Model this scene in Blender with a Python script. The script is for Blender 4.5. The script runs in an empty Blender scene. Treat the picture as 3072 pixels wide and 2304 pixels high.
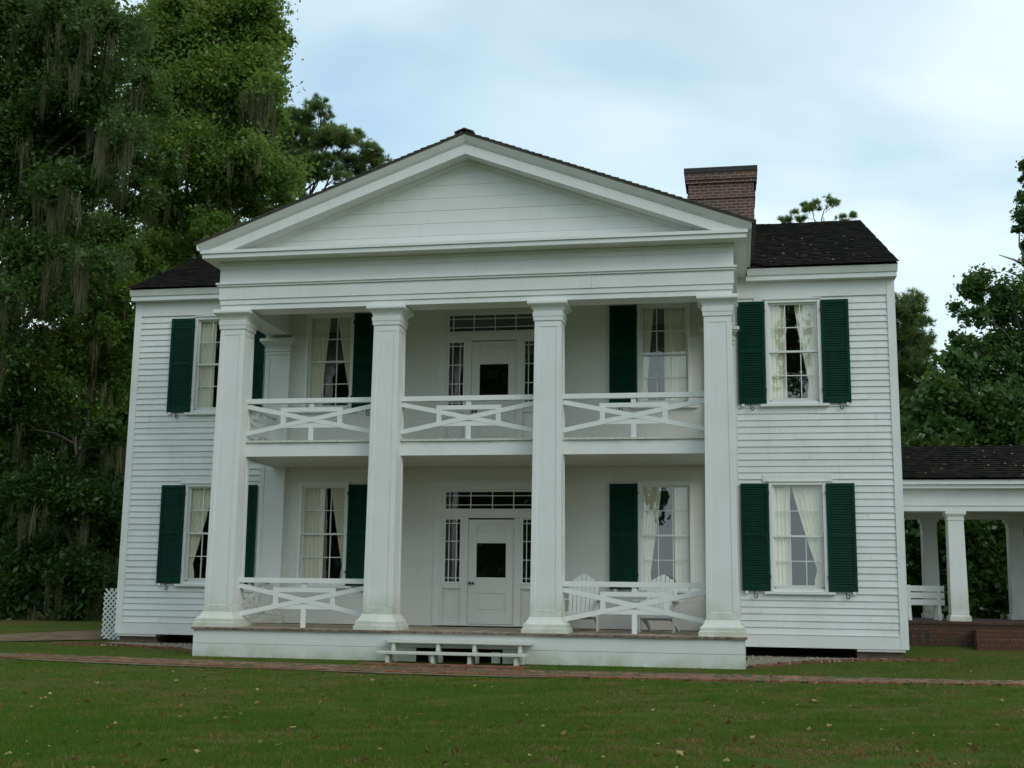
import bpy, math, random
import numpy as np
from mathutils import Matrix, Vector
R = math.radians
random.seed(11)
rng = np.random.default_rng(11)
sc = bpy.context.scene
col = sc.collection

# ------------------------------------------------------------------ camera
YAW, PITCH, ROLL = 0.1839, 0.1681, 0.0129
FPX = 3617.69
cam_d = bpy.data.cameras.new("camera")
cam = bpy.data.objects.new("camera", cam_d)
col.objects.link(cam)
cam_d.sensor_width = 36.0
cam_d.lens = FPX / 3072 * 36.0
cam_d.clip_start = 0.1
cam_d.clip_end = 3000
fwd = Vector((-math.sin(YAW) * math.cos(PITCH), math.cos(YAW) * math.cos(PITCH), math.sin(PITCH)))
rt = Vector((math.cos(YAW), math.sin(YAW), 0))
up = rt.cross(fwd)
r2 = math.cos(ROLL) * rt + math.sin(ROLL) * up
u2 = -math.sin(ROLL) * rt + math.cos(ROLL) * up
M = Matrix((r2, u2, -fwd)).transposed().to_4x4()
M.translation = Vector((5.007, -24.632, 1.334))
cam.matrix_world = M
sc.camera = cam

# ------------------------------------------------------------------ sky, sun, exposure
SUN_EL, SUN_ROT = R(36), R(128)
w = bpy.data.worlds.new("World")
sc.world = w
w.use_nodes = True
nt = w.node_tree
nt.nodes.clear()
def N(tree, typ, **k):
    n = tree.nodes.new(typ)
    for a, b in k.items():
        setattr(n, a, b)
    return n
L = nt.links.new
out = N(nt, 'ShaderNodeOutputWorld')
bg = N(nt, 'ShaderNodeBackground')
sky = N(nt, 'ShaderNodeTexSky')
sky.sky_type = 'NISHITA'
sky.sun_disc = False
sky.sun_elevation = SUN_EL
sky.sun_rotation = SUN_ROT
sky.air_density = 1.2
sky.dust_density = 1.0
tc = N(nt, 'ShaderNodeTexCoord')
sep = N(nt, 'ShaderNodeSeparateXYZ')
L(tc.outputs['Generated'], sep.inputs[0])
addz = N(nt, 'ShaderNodeMath', operation='ADD'); addz.inputs[1].default_value = 0.22
mx = N(nt, 'ShaderNodeMath', operation='MAXIMUM'); mx.inputs[1].default_value = 0.0
L(sep.outputs[2], mx.inputs[0]); L(mx.outputs[0], addz.inputs[0])
dx = N(nt, 'ShaderNodeMath', operation='DIVIDE'); L(sep.outputs[0], dx.inputs[0]); L(addz.outputs[0], dx.inputs[1])
dy = N(nt, 'ShaderNodeMath', operation='DIVIDE'); L(sep.outputs[1], dy.inputs[0]); L(addz.outputs[0], dy.inputs[1])
cmb = N(nt, 'ShaderNodeCombineXYZ'); L(dx.outputs[0], cmb.inputs[0]); L(dy.outputs[0], cmb.inputs[1])
mp = N(nt, 'ShaderNodeMapping'); mp.inputs['Rotation'].default_value = (0, 0, R(35)); mp.inputs['Scale'].default_value = (0.8, 1.0, 1.0); mp.inputs['Location'].default_value = (0.3, 0.15, 0)
L(cmb.outputs[0], mp.inputs[0])
nz = N(nt, 'ShaderNodeTexNoise'); nz.inputs['Scale'].default_value = 1.3; nz.inputs['Detail'].default_value = 4; nz.inputs['Roughness'].default_value = 0.48; nz.inputs['Distortion'].default_value = 0.4
L(mp.outputs[0], nz.inputs['Vector'])
rp = N(nt, 'ShaderNodeValToRGB')
rp.color_ramp.elements[0].position = 0.33; rp.color_ramp.elements[0].color = (0.34, 0.34, 0.34, 1)
rp.color_ramp.elements[1].position = 0.62; rp.color_ramp.elements[1].color = (1, 1, 1, 1)
L(nz.outputs[0], rp.inputs[0])
mixs = N(nt, 'ShaderNodeMix', data_type='RGBA')
mixs.inputs['B'].default_value = (8.9, 10.6, 11.1, 1)
hz = N(nt, 'ShaderNodeMapRange'); hz.inputs[1].default_value = 0.34; hz.inputs[2].default_value = 0.08; hz.inputs[3].default_value = 0.0; hz.inputs[4].default_value = 1.0
L(mx.outputs[0], hz.inputs[0])
hmx = N(nt, 'ShaderNodeMath', operation='MAXIMUM'); L(hz.outputs[0], hmx.inputs[0]); L(rp.outputs[0], hmx.inputs[1])
L(hmx.outputs[0], mixs.inputs['Factor']); gn = N(nt, 'ShaderNodeMix', data_type='RGBA', blend_type='MULTIPLY'); gn.inputs['Factor'].default_value = 1.0; gn.inputs['B'].default_value = (1.5, 1.8, 1.74, 1)
L(sky.outputs[0], gn.inputs['A']); L(gn.outputs['Result'], mixs.inputs['A'])
L(mixs.outputs['Result'], bg.inputs['Color'])
bg.inputs['Strength'].default_value = 0.10
L(bg.outputs[0], out.inputs['Surface'])

sun_d = bpy.data.lights.new("sun", 'SUN')
sun = bpy.data.objects.new("sun", sun_d); col.objects.link(sun)
sun_d.energy = 0.85
sun_d.angle = R(30)
sun_d.color = (1.0, 0.97, 0.92)
# Nishita rotation: sun direction = (sin rot, cos rot)
sd = Vector((math.sin(SUN_ROT) * math.cos(SUN_EL), math.cos(SUN_ROT) * math.cos(SUN_EL), math.sin(SUN_EL)))
sun.rotation_euler = sd.to_track_quat('Z', 'Y').to_euler()
sc.view_settings.view_transform = 'Standard'
sc.view_settings.look = 'None'
sc.view_settings.exposure = 0.03
sc.view_settings.gamma = 1.0
sc.cycles.max_bounces = 8
sc.cycles.transparent_max_bounces = 12

# ------------------------------------------------------------------ mesh helpers
class MB:
    def __init__(s):
        s.v = []; s.f = []; s.t = []
    def add(s, vs, fs, tint=0.5):
        b = len(s.v); s.v += [tuple(p) for p in vs]
        for f in fs:
            s.f.append(tuple(i + b for i in f)); s.t.append(tint)
        return s
    def hexa(s, p, tint=0.5):
        # p: 4 bottom (ccw from above) + 4 top
        return s.add(p, [(3, 2, 1, 0), (4, 5, 6, 7), (0, 1, 5, 4), (1, 2, 6, 5), (2, 3, 7, 6), (3, 0, 4, 7)], tint)
    def box(s, x0, x1, y0, y1, z0, z1, tint=0.5):
        if x1 < x0: x0, x1 = x1, x0
        if y1 < y0: y0, y1 = y1, y0
        return s.hexa([(x0, y0, z0), (x1, y0, z0), (x1, y1, z0), (x0, y1, z0),
                       (x0, y0, z1), (x1, y0, z1), (x1, y1, z1), (x0, y1, z1)], tint)
    def frus(s, cx, cy, z0, h0, z1, h1, tint=0.5):
        return s.hexa([(cx - h0, cy - h0, z0), (cx + h0, cy - h0, z0), (cx + h0, cy + h0, z0), (cx - h0, cy + h0, z0),
                       (cx - h1, cy - h1, z1), (cx + h1, cy - h1, z1), (cx + h1, cy + h1, z1), (cx - h1, cy + h1, z1)], tint)
    def prism_y(s, poly, y0, y1, tint=0.5):
        # poly in (x,z)
        a = sum(poly[i][0] * poly[(i + 1) % len(poly)][1] - poly[(i + 1) % len(poly)][0] * poly[i][1] for i in range(len(poly)))
        if a < 0: poly = poly[::-1]
        n = len(poly)
        vs = [(x, y0, z) for x, z in poly] + [(x, y1, z) for x, z in poly]
        fs = [tuple(range(n)), tuple(range(2 * n - 1, n - 1, -1))]
        for i in range(n):
            j = (i + 1) % n
            fs.append((i, i + n, j + n, j))
        return s.add(vs, fs, tint)
    def prism_x(s, poly, x0, x1, tint=0.5):
        # poly in (y,z)
        a = sum(poly[i][0] * poly[(i + 1) % len(poly)][1] - poly[(i + 1) % len(poly)][0] * poly[i][1] for i in range(len(poly)))
        if a < 0: poly = poly[::-1]
        n = len(poly)
        vs = [(x1, y, z) for y, z in poly] + [(x0, y, z) for y, z in poly]
        fs = [tuple(range(n)), tuple(range(2 * n - 1, n - 1, -1))]
        for i in range(n):
            j = (i + 1) % n
            fs.append((i, i + n, j + n, j))
        return s.add(vs, fs, tint)
    def bar(s, p, q, wy, h, y):
        # board in the xz plane from p to q (x,z), width h, y centre, thickness wy
        dx, dz = q[0] - p[0], q[1] - p[1]
        l = math.hypot(dx, dz); nx, nz_ = -dz / l * h / 2, dx / l * h / 2
        return s.prism_y([(p[0] + nx, p[1] + nz_), (p[0] - nx, p[1] - nz_), (q[0] - nx, q[1] - nz_), (q[0] + nx, q[1] + nz_)], y - wy / 2, y + wy / 2)
    def bar_x(s, p, q, wx, h, x):
        dy_, dz = q[0] - p[0], q[1] - p[1]
        l = math.hypot(dy_, dz); ny, nz_ = -dz / l * h / 2, dy_ / l * h / 2
        return s.prism_x([(p[0] + ny, p[1] + nz_), (p[0] - ny, p[1] - nz_), (q[0] - ny, q[1] - nz_), (q[0] + ny, q[1] + nz_)], x - wx / 2, x + wx / 2)
    def tube(s, pts, rad, n=7, tint=0.5):
        pts = [Vector(p) for p in pts]
        b = len(s.v)
        for i, p in enumerate(pts):
            d = (pts[min(i + 1, len(pts) - 1)] - pts[max(i - 1, 0)]).normalized()
            a = d.cross(Vector((0.3, 0.9, 0.2))).normalized(); c = d.cross(a)
            for k in range(n):
                t = 2 * math.pi * k / n
                q = p + (a * math.cos(t) + c * math.sin(t)) * rad[i]
                s.v.append(tuple(q))
        for i in range(len(pts) - 1):
            for k in range(n):
                k2 = (k + 1) % n
                s.f.append((b + i * n + k, b + i * n + k2, b + (i + 1) * n + k2, b + (i + 1) * n + k)); s.t.append(tint)
        s.f.append(tuple(b + k for k in range(n - 1, -1, -1))); s.t.append(tint)
        s.f.append(tuple(b + (len(pts) - 1) * n + k for k in range(n))); s.t.append(tint)
        return s
    def build(s, name, mat, parent=None, smooth=False, off=None, bevel=0):
        me = bpy.data.meshes.new(name)
        vs = s.v
        if off is not None:
            vs = [(a - off[0], b - off[1], c - off[2]) for a, b, c in vs]
        me.from_pydata(vs, [], s.f)
        at = me.attributes.new("tint", 'FLOAT', 'FACE')
        at.data.foreach_set('value', np.array(s.t, dtype=np.float32))
        me.materials.append(mat)
        if smooth:
            me.polygons.foreach_set('use_smooth', [True] * len(me.polygons))
        me.update()
        o = bpy.data.objects.new(name, me); col.objects.link(o)
        if parent: o.parent = parent
        if bevel:
            m = o.modifiers.new("bevel", 'BEVEL'); m.width = bevel; m.segments = 2; m.limit_method = 'ANGLE'; m.angle_limit = R(40)
        return o

def np_mesh(name, verts, nper, tints, mat, parent=None, off=None):
    """verts (n*nper,3): n separate polygons of nper verts"""
    verts = np.asarray(verts, dtype=np.float32)
    if off is not None: verts = verts - np.array(off, dtype=np.float32)
    n = len(verts) // nper
    me = bpy.data.meshes.new(name)
    me.vertices.add(len(verts)); me.vertices.foreach_set('co', verts.ravel())
    me.loops.add(len(verts)); me.loops.foreach_set('vertex_index', np.arange(len(verts), dtype=np.int32))
    me.polygons.add(n)
    me.polygons.foreach_set('loop_start', np.arange(0, len(verts), nper, dtype=np.int32))
    me.polygons.foreach_set('loop_total', np.full(n, nper, dtype=np.int32))
    me.update(calc_edges=True)
    at = me.attributes.new("tint", 'FLOAT', 'FACE')
    at.data.foreach_set('value', np.asarray(tints, dtype=np.float32))
    me.materials.append(mat)
    me.validate()
    o = bpy.data.objects.new(name, me); col.objects.link(o)
    if parent: o.parent = parent
    return o

def empty(name, label, cat, loc=(0, 0, 0), rz=0, group=None):
    o = bpy.data.objects.new(name, None); col.objects.link(o)
    o.empty_display_size = 0.2
    o.location = loc; o.rotation_euler = (0, 0, rz)
    o['label'] = label; o['category'] = cat
    if group: o['group'] = group
    return o
def tag(o, label=None, cat=None, group=None, kind=None):
    if label: o['label'] = label
    if cat: o['category'] = cat
    if group: o['group'] = group
    if kind: o['kind'] = kind
    return o
def part_label(o, label):
    o['label'] = label
    return o
def copy_tree(o, parent=None):
    c = o.copy(); col.objects.link(c)
    if parent is not None: c.parent = parent
    for ch in list(o.children): copy_tree(ch, c)
    return c

# ------------------------------------------------------------------ materials
def newmat(name):
    m = bpy.data.materials.new(name); m.use_nodes = True
    t = m.node_tree; t.nodes.clear()
    o = N(t, 'ShaderNodeOutputMaterial'); b = N(t, 'ShaderNodeBsdfPrincipled')
    t.links.new(b.outputs[0], o.inputs[0])
    return m, t, b
def mixc(t, fac, a, b):
    n = N(t, 'ShaderNodeMix', data_type='RGBA')
    for sck, v in (('Factor', fac), ('A', a), ('B', b)):
        if hasattr(v, 'links') or isinstance(v, bpy.types.NodeSocket): t.links.new(v, n.inputs[sck])
        elif sck == 'Factor': n.inputs[sck].default_value = v
        else: n.inputs[sck].default_value = (*v, 1)
    return n.outputs['Result']
def noise(t, scale, detail=3, rough=0.5, vec=None, stretch=None, coord='Object'):
    tcn = N(t, 'ShaderNodeTexCoord')
    src = vec if vec is not None else tcn.outputs[coord]
    if stretch:
        mpn = N(t, 'ShaderNodeMapping'); mpn.inputs['Scale'].default_value = stretch
        t.links.new(src, mpn.inputs[0]); src = mpn.outputs[0]
    n = N(t, 'ShaderNodeTexNoise'); n.inputs['Scale'].default_value = scale; n.inputs['Detail'].default_value = detail; n.inputs['Roughness'].default_value = rough
    t.links.new(src, n.inputs['Vector'])
    return n.outputs[0]
def ramp(t, fac, p0, p1, c0=(0, 0, 0), c1=(1, 1, 1)):
    n = N(t, 'ShaderNodeValToRGB')
    n.color_ramp.elements[0].position = p0; n.color_ramp.elements[0].color = (*c0, 1)
    n.color_ramp.elements[1].position = p1; n.color_ramp.elements[1].color = (*c1, 1)
    t.links.new(fac, n.inputs[0])
    return n.outputs[0]
def attr_tint(t):
    n = N(t, 'ShaderNodeAttribute'); n.attribute_name = 'tint'
    return n.outputs['Fac']
def bump(t, b, h, strength=0.3, dist=0.01):
    n = N(t, 'ShaderNodeBump'); n.inputs['Strength'].default_value = strength; n.inputs['Distance'].default_value = dist
    t.links.new(h, n.inputs['Height']); t.links.new(n.outputs[0], b.inputs['Normal'])
def zmask(t, z0, z1):
    tcn = N(t, 'ShaderNodeTexCoord'); s_ = N(t, 'ShaderNodeSeparateXYZ'); t.links.new(tcn.outputs['Object'], s_.inputs[0])
    mr = N(t, 'ShaderNodeMapRange'); mr.inputs[1].default_value = z0; mr.inputs[2].default_value = z1; mr.inputs[3].default_value = 1; mr.inputs[4].default_value = 0
    t.links.new(s_.outputs[2], mr.inputs[0]); return mr.outputs[0]
def mul(t, a, b_):
    n = N(t, 'ShaderNodeMath', operation='MULTIPLY')
    for i, v in enumerate((a, b_)):
        if isinstance(v, (int, float)): n.inputs[i].default_value = v
        else: t.links.new(v, n.inputs[i])
    return n.outputs[0]

def white_paint(name, base=(0.68, 0.69, 0.67), grime=0.12, algae=None, rough=0.55, streak=(1, 1, 0.15)):
    m, t, b = newmat(name)
    n1 = noise(t, 1.3, 4, 0.6)
    n2 = noise(t, 9, 4, 0.65, stretch=streak)
    c = mixc(t, mul(t, ramp(t, n1, 0.45, 0.75), grime), base, (0.52, 0.52, 0.46))
    c = mixc(t, mul(t, ramp(t, n2, 0.55, 0.8), grime * 0.8), c, (0.46, 0.45, 0.40))
    sp = noise(t, 34, 2, 0.5)
    c = mixc(t, mul(t, ramp(t, sp, 0.70, 0.76), 0.35), c, (0.36, 0.32, 0.26))
    tn = attr_tint(t)
    c = mixc(t, mul(t, tn, 0.20), c, (0.45, 0.46, 0.45))
    if algae:
        n3 = noise(t, 2.2, 4, 0.6)
        c = mixc(t, mul(t, mul(t, zmask(t, *algae), ramp(t, n3, 0.32, 0.62)), 0.65), c, (0.30, 0.31, 0.17))
    t.links.new(c, b.inputs['Base Color'])
    b.inputs['Roughness'].default_value = rough
    bump(t, b, noise(t, 30, 4, 0.6, stretch=(0.12, 1, 1)), 0.15, 0.004)
    return m
WHITE = white_paint('white_paint', (0.70, 0.70, 0.67), 0.22)
SIDING = white_paint('white_siding_paint', (0.70, 0.71, 0.69), 0.45)
TRIM = white_paint('white_trim_paint', (0.74, 0.74, 0.715), 0.26)
SKIRT = white_paint('white_skirt_paint', (0.68, 0.685, 0.65), 0.3, algae=(0.0, 0.30))
COLM = white_paint('white_column_paint', (0.72, 0.72, 0.695), 0.32, algae=(0.8, 1.25), streak=(1.5, 1.5, 0.1))
BASEM = white_paint('white_column_base_paint', (0.68, 0.67, 0.61), 0.6, algae=(0.5, 0.85))
OLDWHITE = white_paint('weathered_white_paint', (0.56, 0.56, 0.48), 0.6)
PORCHWALL = white_paint('white_porch_wall_paint', (0.655, 0.635, 0.59), 0.14, streak=(0.2, 1, 1))  # yellowed white; warmth of bounced porch light is put into the base colour

def flat_mat(name, c0, c1, scale=6, rough=0.6, bumpd=0.004, stretch=None, tintc=None, tintamt=0.5):
    m, t, b = newmat(name)
    c = mixc(t, ramp(t, noise(t, scale, 4, 0.6, stretch=stretch), 0.35, 0.68), c0, c1)
    if tintc:
        c = mixc(t, mul(t, attr_tint(t), tintamt), c, tintc)
    t.links.new(c, b.inputs['Base Color']); b.inputs['Roughness'].default_value = rough
    if bumpd: bump(t, b, noise(t, scale * 5, 4, 0.6, stretch=stretch), 0.4, bumpd)
    return m
GREEN = flat_mat('dark_green_shutter_paint', (0.0012, 0.028, 0.017), (0.003, 0.040, 0.024), 5, 0.7, 0.001, None, (0.010, 0.044, 0.030), 0.35)
GREEN.node_tree.nodes['Principled BSDF'].inputs['Specular IOR Level'].default_value = 0.12
IRON = flat_mat('black_iron', (0.006, 0.006, 0.007), (0.015, 0.013, 0.012), 20, 0.5, 0.001)
SHINGLE = flat_mat('dark_wood_shingle', (0.0045, 0.0045, 0.0045), (0.011, 0.010, 0.008), 5, 0.95, 0.006, (1, 1, 1), (0.040, 0.030, 0.022), 0.5)
SHINGLE.node_tree.nodes['Principled BSDF'].inputs['Specular IOR Level'].default_value = 0.1
SHINGLE_L = flat_mat('grey_wood_shingle', (0.035, 0.030, 0.025), (0.075, 0.062, 0.050), 5, 0.9, 0.006, (1, 1, 1), (0.13, 0.105, 0.08), 0.6)
FLOORW = flat_mat('weathered_floor_boards', (0.30, 0.235, 0.165), (0.44, 0.36, 0.26), 3, 0.7, 0.003, (6, 0.6, 1), (0.15, 0.10, 0.065), 0.6)
FLOOREDGE = flat_mat('worn_floor_edge', (0.09, 0.05, 0.032), (0.26, 0.21, 0.17), 7, 0.8, 0.004, (1.5, 1, 1))
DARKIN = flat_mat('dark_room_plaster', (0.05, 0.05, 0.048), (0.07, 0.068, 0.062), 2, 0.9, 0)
EARTH = flat_mat('bare_earth', (0.03, 0.024, 0.017), (0.055, 0.044, 0.03), 3, 0.95, 0.01)
BARK = flat_mat('grey_brown_bark', (0.035, 0.028, 0.022), (0.085, 0.072, 0.058), 5, 0.9, 0.02, (3, 3, 0.5))
PALEBARK = flat_mat('pale_bare_bark', (0.20, 0.17, 0.13), (0.33, 0.29, 0.24), 4, 0.9, 0.02, (3, 3, 0.5))

def brick_mat(name, c1, c2, mortar, scale=1.0, row=0.075, bw=0.215, ms=0.012, dark=0.4):
    m, t, b = newmat(name)
    tcn = N(t, 'ShaderNodeTexCoord'); s_ = N(t, 'ShaderNodeSeparateXYZ'); t.links.new(tcn.outputs['Object'], s_.inputs[0])
    a = N(t, 'ShaderNodeMath', operation='ADD'); t.links.new(s_.outputs[0], a.inputs[0]); t.links.new(s_.outputs[1], a.inputs[1])
    cm = N(t, 'ShaderNodeCombineXYZ'); t.links.new(a.outputs[0], cm.inputs[0]); t.links.new(s_.outputs[2], cm.inputs[1])
    br = N(t, 'ShaderNodeTexBrick'); t.links.new(cm.outputs[0], br.inputs['Vector'])
    br.inputs['Scale'].default_value = 1; br.inputs['Brick Width'].default_value = bw; br.inputs['Row Height'].default_value = row
    br.inputs['Mortar Size'].default_value = ms; br.inputs['Mortar Smooth'].default_value = 0.3; br.inputs['Bias'].default_value = -0.1
    br.inputs['Color1'].default_value = (*c1, 1); br.inputs['Color2'].default_value = (*c2, 1); br.inputs['Mortar'].default_value = (*mortar, 1)
    c = mixc(t, mul(t, ramp(t, noise(t, 3, 5, 0.65), 0.42, 0.72), dark), br.outputs['Color'], (0.045, 0.035, 0.030))
    c = mixc(t, mul(t, ramp(t, noise(t, 14, 3, 0.6), 0.6, 0.75), 0.35), c, (0.32, 0.26, 0.22))
    t.links.new(c, b.inputs['Base Color']); b.inputs['Roughness'].default_value = 0.9
    iv = N(t, 'ShaderNodeMath', operation='SUBTRACT'); iv.inputs[0].default_value = 1; t.links.new(br.outputs['Fac'], iv.inputs[1])
    bump(t, b, iv.outputs[0], 0.7, 0.008)
    return m
CHIMB = brick_mat('old_chimney_brick', (0.15, 0.055, 0.036), (0.085, 0.045, 0.035), (0.22, 0.20, 0.18))
DARKB = brick_mat('dark_mossy_brick', (0.10, 0.035, 0.018), (0.055, 0.030, 0.016), (0.04, 0.03, 0.022), dark=0.6)
STEPB = brick_mat('red_step_brick', (0.15, 0.048, 0.019), (0.10, 0.036, 0.016), (0.05, 0.03, 0.022), row=0.10, bw=0.075, dark=0.45)
PIERB = brick_mat('grey_pier_brick', (0.13, 0.09, 0.06), (0.09, 0.07, 0.05), (0.08, 0.07, 0.055), dark=0.5)
CAPM = flat_mat('tarred_cap', (0.012, 0.011, 0.011), (0.03, 0.026, 0.024), 8, 0.7, 0.004)

def glass_mat():
    m = bpy.data.materials.new('old_window_glass'); m.use_nodes = True
    t = m.node_tree; t.nodes.clear()
    o = N(t, 'ShaderNodeOutputMaterial'); mixn = N(t, 'ShaderNodeMixShader')
    tr = N(t, 'ShaderNodeBsdfTransparent'); tr.inputs[0].default_value = (0.985, 0.99, 0.985, 1)
    gl = N(t, 'ShaderNodeBsdfGlossy'); gl.inputs['Roughness'].default_value = 0.01
    geo = N(t, 'ShaderNodeNewGeometry'); dt = N(t, 'ShaderNodeVectorMath', operation='DOT_PRODUCT')
    t.links.new(geo.outputs['Incoming'], dt.inputs[0]); t.links.new(geo.outputs['Normal'], dt.inputs[1])
    ab = N(t, 'ShaderNodeMath', operation='ABSOLUTE'); t.links.new(dt.outputs['Value'], ab.inputs[0])
    om = N(t, 'ShaderNodeMath', operation='SUBTRACT'); om.inputs[0].default_value = 1.0; t.links.new(ab.outputs[0], om.inputs[1])
    p5 = N(t, 'ShaderNodeMath', operation='POWER'); p5.inputs[1].default_value = 5.0; t.links.new(om.outputs[0], p5.inputs[0])
    fr = N(t, 'ShaderNodeMath', operation='MULTIPLY_ADD'); fr.inputs[1].default_value = 0.84; fr.inputs[2].default_value = 0.16; t.links.new(p5.outputs[0], fr.inputs[0])
    bp = N(t, 'ShaderNodeBump'); bp.inputs['Strength'].default_value = 0.25; bp.inputs['Distance'].default_value = 0.012
    t.links.new(noise(t, 2.2, 2, 0.5), bp.inputs['Height'])
    t.links.new(bp.outputs[0], gl.inputs['Normal'])
    t.links.new(fr.outputs[0], mixn.inputs[0]); t.links.new(tr.outputs[0], mixn.inputs[1]); t.links.new(gl.outputs[0], mixn.inputs[2])
    t.links.new(mixn.outputs[0], o.inputs[0])
    return m
GLASS = glass_mat()
def curtain_mat():
    m = bpy.data.materials.new('cream_curtain_cloth'); m.use_nodes = True
    t = m.node_tree; t.nodes.clear()
    o = N(t, 'ShaderNodeOutputMaterial'); mixn = N(t, 'ShaderNodeMixShader'); mixn.inputs[0].default_value = 0.10
    d = N(t, 'ShaderNodeBsdfDiffuse'); tr = N(t, 'ShaderNodeBsdfTranslucent')
    c = mixc(t, noise(t, 3, 3), (0.88, 0.83, 0.66), (0.92, 0.88, 0.73))
    t.links.new(c, d.inputs[0]); t.links.new(c, tr.inputs[0])
    t.links.new(d.outputs[0], mixn.inputs[1]); t.links.new(tr.outputs[0], mixn.inputs[2]); t.links.new(mixn.outputs[0], o.inputs[0])
    return m
CURT = curtain_mat()
def leaf_mat(name, ca, cb, cc, trans=0.35, gloss=0.03):
    m = bpy.data.materials.new(name); m.use_nodes = True
    t = m.node_tree; t.nodes.clear()
    o = N(t, 'ShaderNodeOutputMaterial')
    d = N(t, 'ShaderNodeBsdfDiffuse'); tr = N(t, 'ShaderNodeBsdfTranslucent'); g = N(t, 'ShaderNodeBsdfGlossy'); g.inputs['Roughness'].default_value = 0.35
    tn = attr_tint(t)
    rpn = N(t, 'ShaderNodeValToRGB'); e = rpn.color_ramp.elements
    e[0].position = 0; e[0].color = (*ca, 1); e[1].position = 1; e[1].color = (*cc, 1)
    k = e.new(0.55); k.color = (*cb, 1)
    t.links.new(tn, rpn.inputs[0])
    c = rpn.outputs[0]
    ct = mixc(t, 0.5, c, tuple(min(1, v * 1.6) for v in cc))
    t.links.new(c, d.inputs[0]); t.links.new(ct, tr.inputs[0])
    m1 = N(t, 'ShaderNodeMixShader'); m1.inputs[0].default_value = trans
    m2 = N(t, 'ShaderNodeMixShader'); m2.inputs[0].default_value = gloss
    t.links.new(d.outputs[0], m1.inputs[1]); t.links.new(tr.outputs[0], m1.inputs[2])
    t.links.new(m1.outputs[0], m2.inputs[1]); t.links.new(g.outputs[0], m2.inputs[2]); t.links.new(m2.outputs[0], o.inputs[0])
    return m
LEAF_GUM = leaf_mat('sweetgum_leaves', (0.052, 0.122, 0.017), (0.105, 0.205, 0.030), (0.26, 0.29, 0.06), 0.45)
LEAF_OAK = leaf_mat('oak_leaves', (0.035, 0.080, 0.020), (0.065, 0.125, 0.028), (0.15, 0.18, 0.045), 0.4)
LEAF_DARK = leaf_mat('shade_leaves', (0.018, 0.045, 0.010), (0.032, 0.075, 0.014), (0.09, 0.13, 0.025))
LEAF_PINE = leaf_mat('pine_needles', (0.065, 0.125, 0.036), (0.115, 0.185, 0.055), (0.24, 0.28, 0.09), 0.55, 0.02)
LEAF_BROAD = leaf_mat('broad_leaves', (0.026, 0.068, 0.016), (0.050, 0.112, 0.024), (0.115, 0.165, 0.04), 0.35, 0.03)
MOSS = leaf_mat('spanish_moss', (0.060, 0.068, 0.034), (0.13, 0.128, 0.072), (0.25, 0.225, 0.14), 0.35, 0.0)
GRASS = leaf_mat('lawn_grass', (0.045, 0.135, 0.012), (0.095, 0.155, 0.020), (0.24, 0.16, 0.07), 0.3, 0.0)
FALLEN = leaf_mat('fallen_leaf', (0.055, 0.022, 0.010), (0.19, 0.085, 0.03), (0.42, 0.33, 0.13), 0.1, 0.0)

# ------------------------------------------------------------------ ground
def sm(a, b_, v):
    k = max(0.0, min(1.0, (v - a) / (b_ - a))); return k * k * (3 - 2 * k)
def gz(x, y):
    return 0.07 * sm(-2.8, 0.0, y) + 0.19 * sm(0, 3.2, y)
xs = [-400, -150, -60, -35] + list(np.linspace(-25, 22, 95)) + [35, 60, 150, 400]
ys = [-400, -150, -60, -35] + list(np.linspace(-26, 10, 73)) + [14, 20, 30, 60, 150, 600]
gm = MB(); nx = len(xs)
for yy in ys:
    for xx in xs: gm.v.append((xx, yy, gz(xx, yy) + (random.uniform(-.012, .012) if abs(xx) < 26 and yy < -6.5 else 0)))
for j in range(len(ys) - 1):
    for i in range(nx - 1):
        gm.f.append((j * nx + i, j * nx + i + 1, (j + 1) * nx + i + 1, (j + 1) * nx + i)); gm.t.append(0.5)
m, t, b = newmat('lawn_ground')
nA = noise(t, 0.55, 5, 0.62, stretch=(0.55, 1, 1)); nB = noise(t, 5, 5, 0.7); nC = noise(t, 40, 4, 0.7)
c = mixc(t, ramp(t, nA, 0.38, 0.66), (0.050, 0.115, 0.011), (0.135, 0.10, 0.035))
c = mixc(t, mul(t, ramp(t, nB, 0.42, 0.72), 0.6), c, (0.040, 0.060, 0.008))
c = mixc(t, mul(t, ramp(t, nC, 0.5, 0.75), 0.55), c, (0.16, 0.12, 0.05))
t.links.new(c, b.inputs['Base Color']); b.inputs['Roughness'].default_value = 0.95; b.inputs['Specular IOR Level'].default_value = 0.05
bump(t, b, noise(t, 25, 5, 0.75), 0.8, 0.05)
tag(gm.build('lawn', m, smooth=True), kind='structure')

# ------------------------------------------------------------------ house
H = empty('house', 'white two storey wooden house with square columned portico and green shutters', 'house')
HW = 8.2; ZT = 7.61
COLX = [-4.747, -1.582, 1.582, 4.747]
CY = -2.346
# openings (x0,x1,z0,z1) in the front wall: casing outer rectangles
WZ = [(1.345, 3.50), (5.07, 7.225)]
WX = [-6.22, -3.615, 3.615, 6.22]
OPEN = [(x - 0.49, x + 0.49, z0 + .06, z1 - .06) for x in WX for (z0, z1) in WZ]
DOORO = [(-1.03, 1.09, 0.56, 3.36), (-1.03, 1.09, 4.16, 7.14)]

def split_row(x0, x1, za, zb, ops):
    segs = [(x0, x1)]
    for (a, b_, c_, d_) in ops:
        if zb > c_ + .01 and za < d_ - .01:
            ns = []
            for (p, q) in segs:
                if b_ <= p or a >= q: ns.append((p, q)); continue
                if a > p: ns.append((p, a))
                if b_ < q: ns.append((b_, q))
            segs = ns
    return segs
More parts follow.
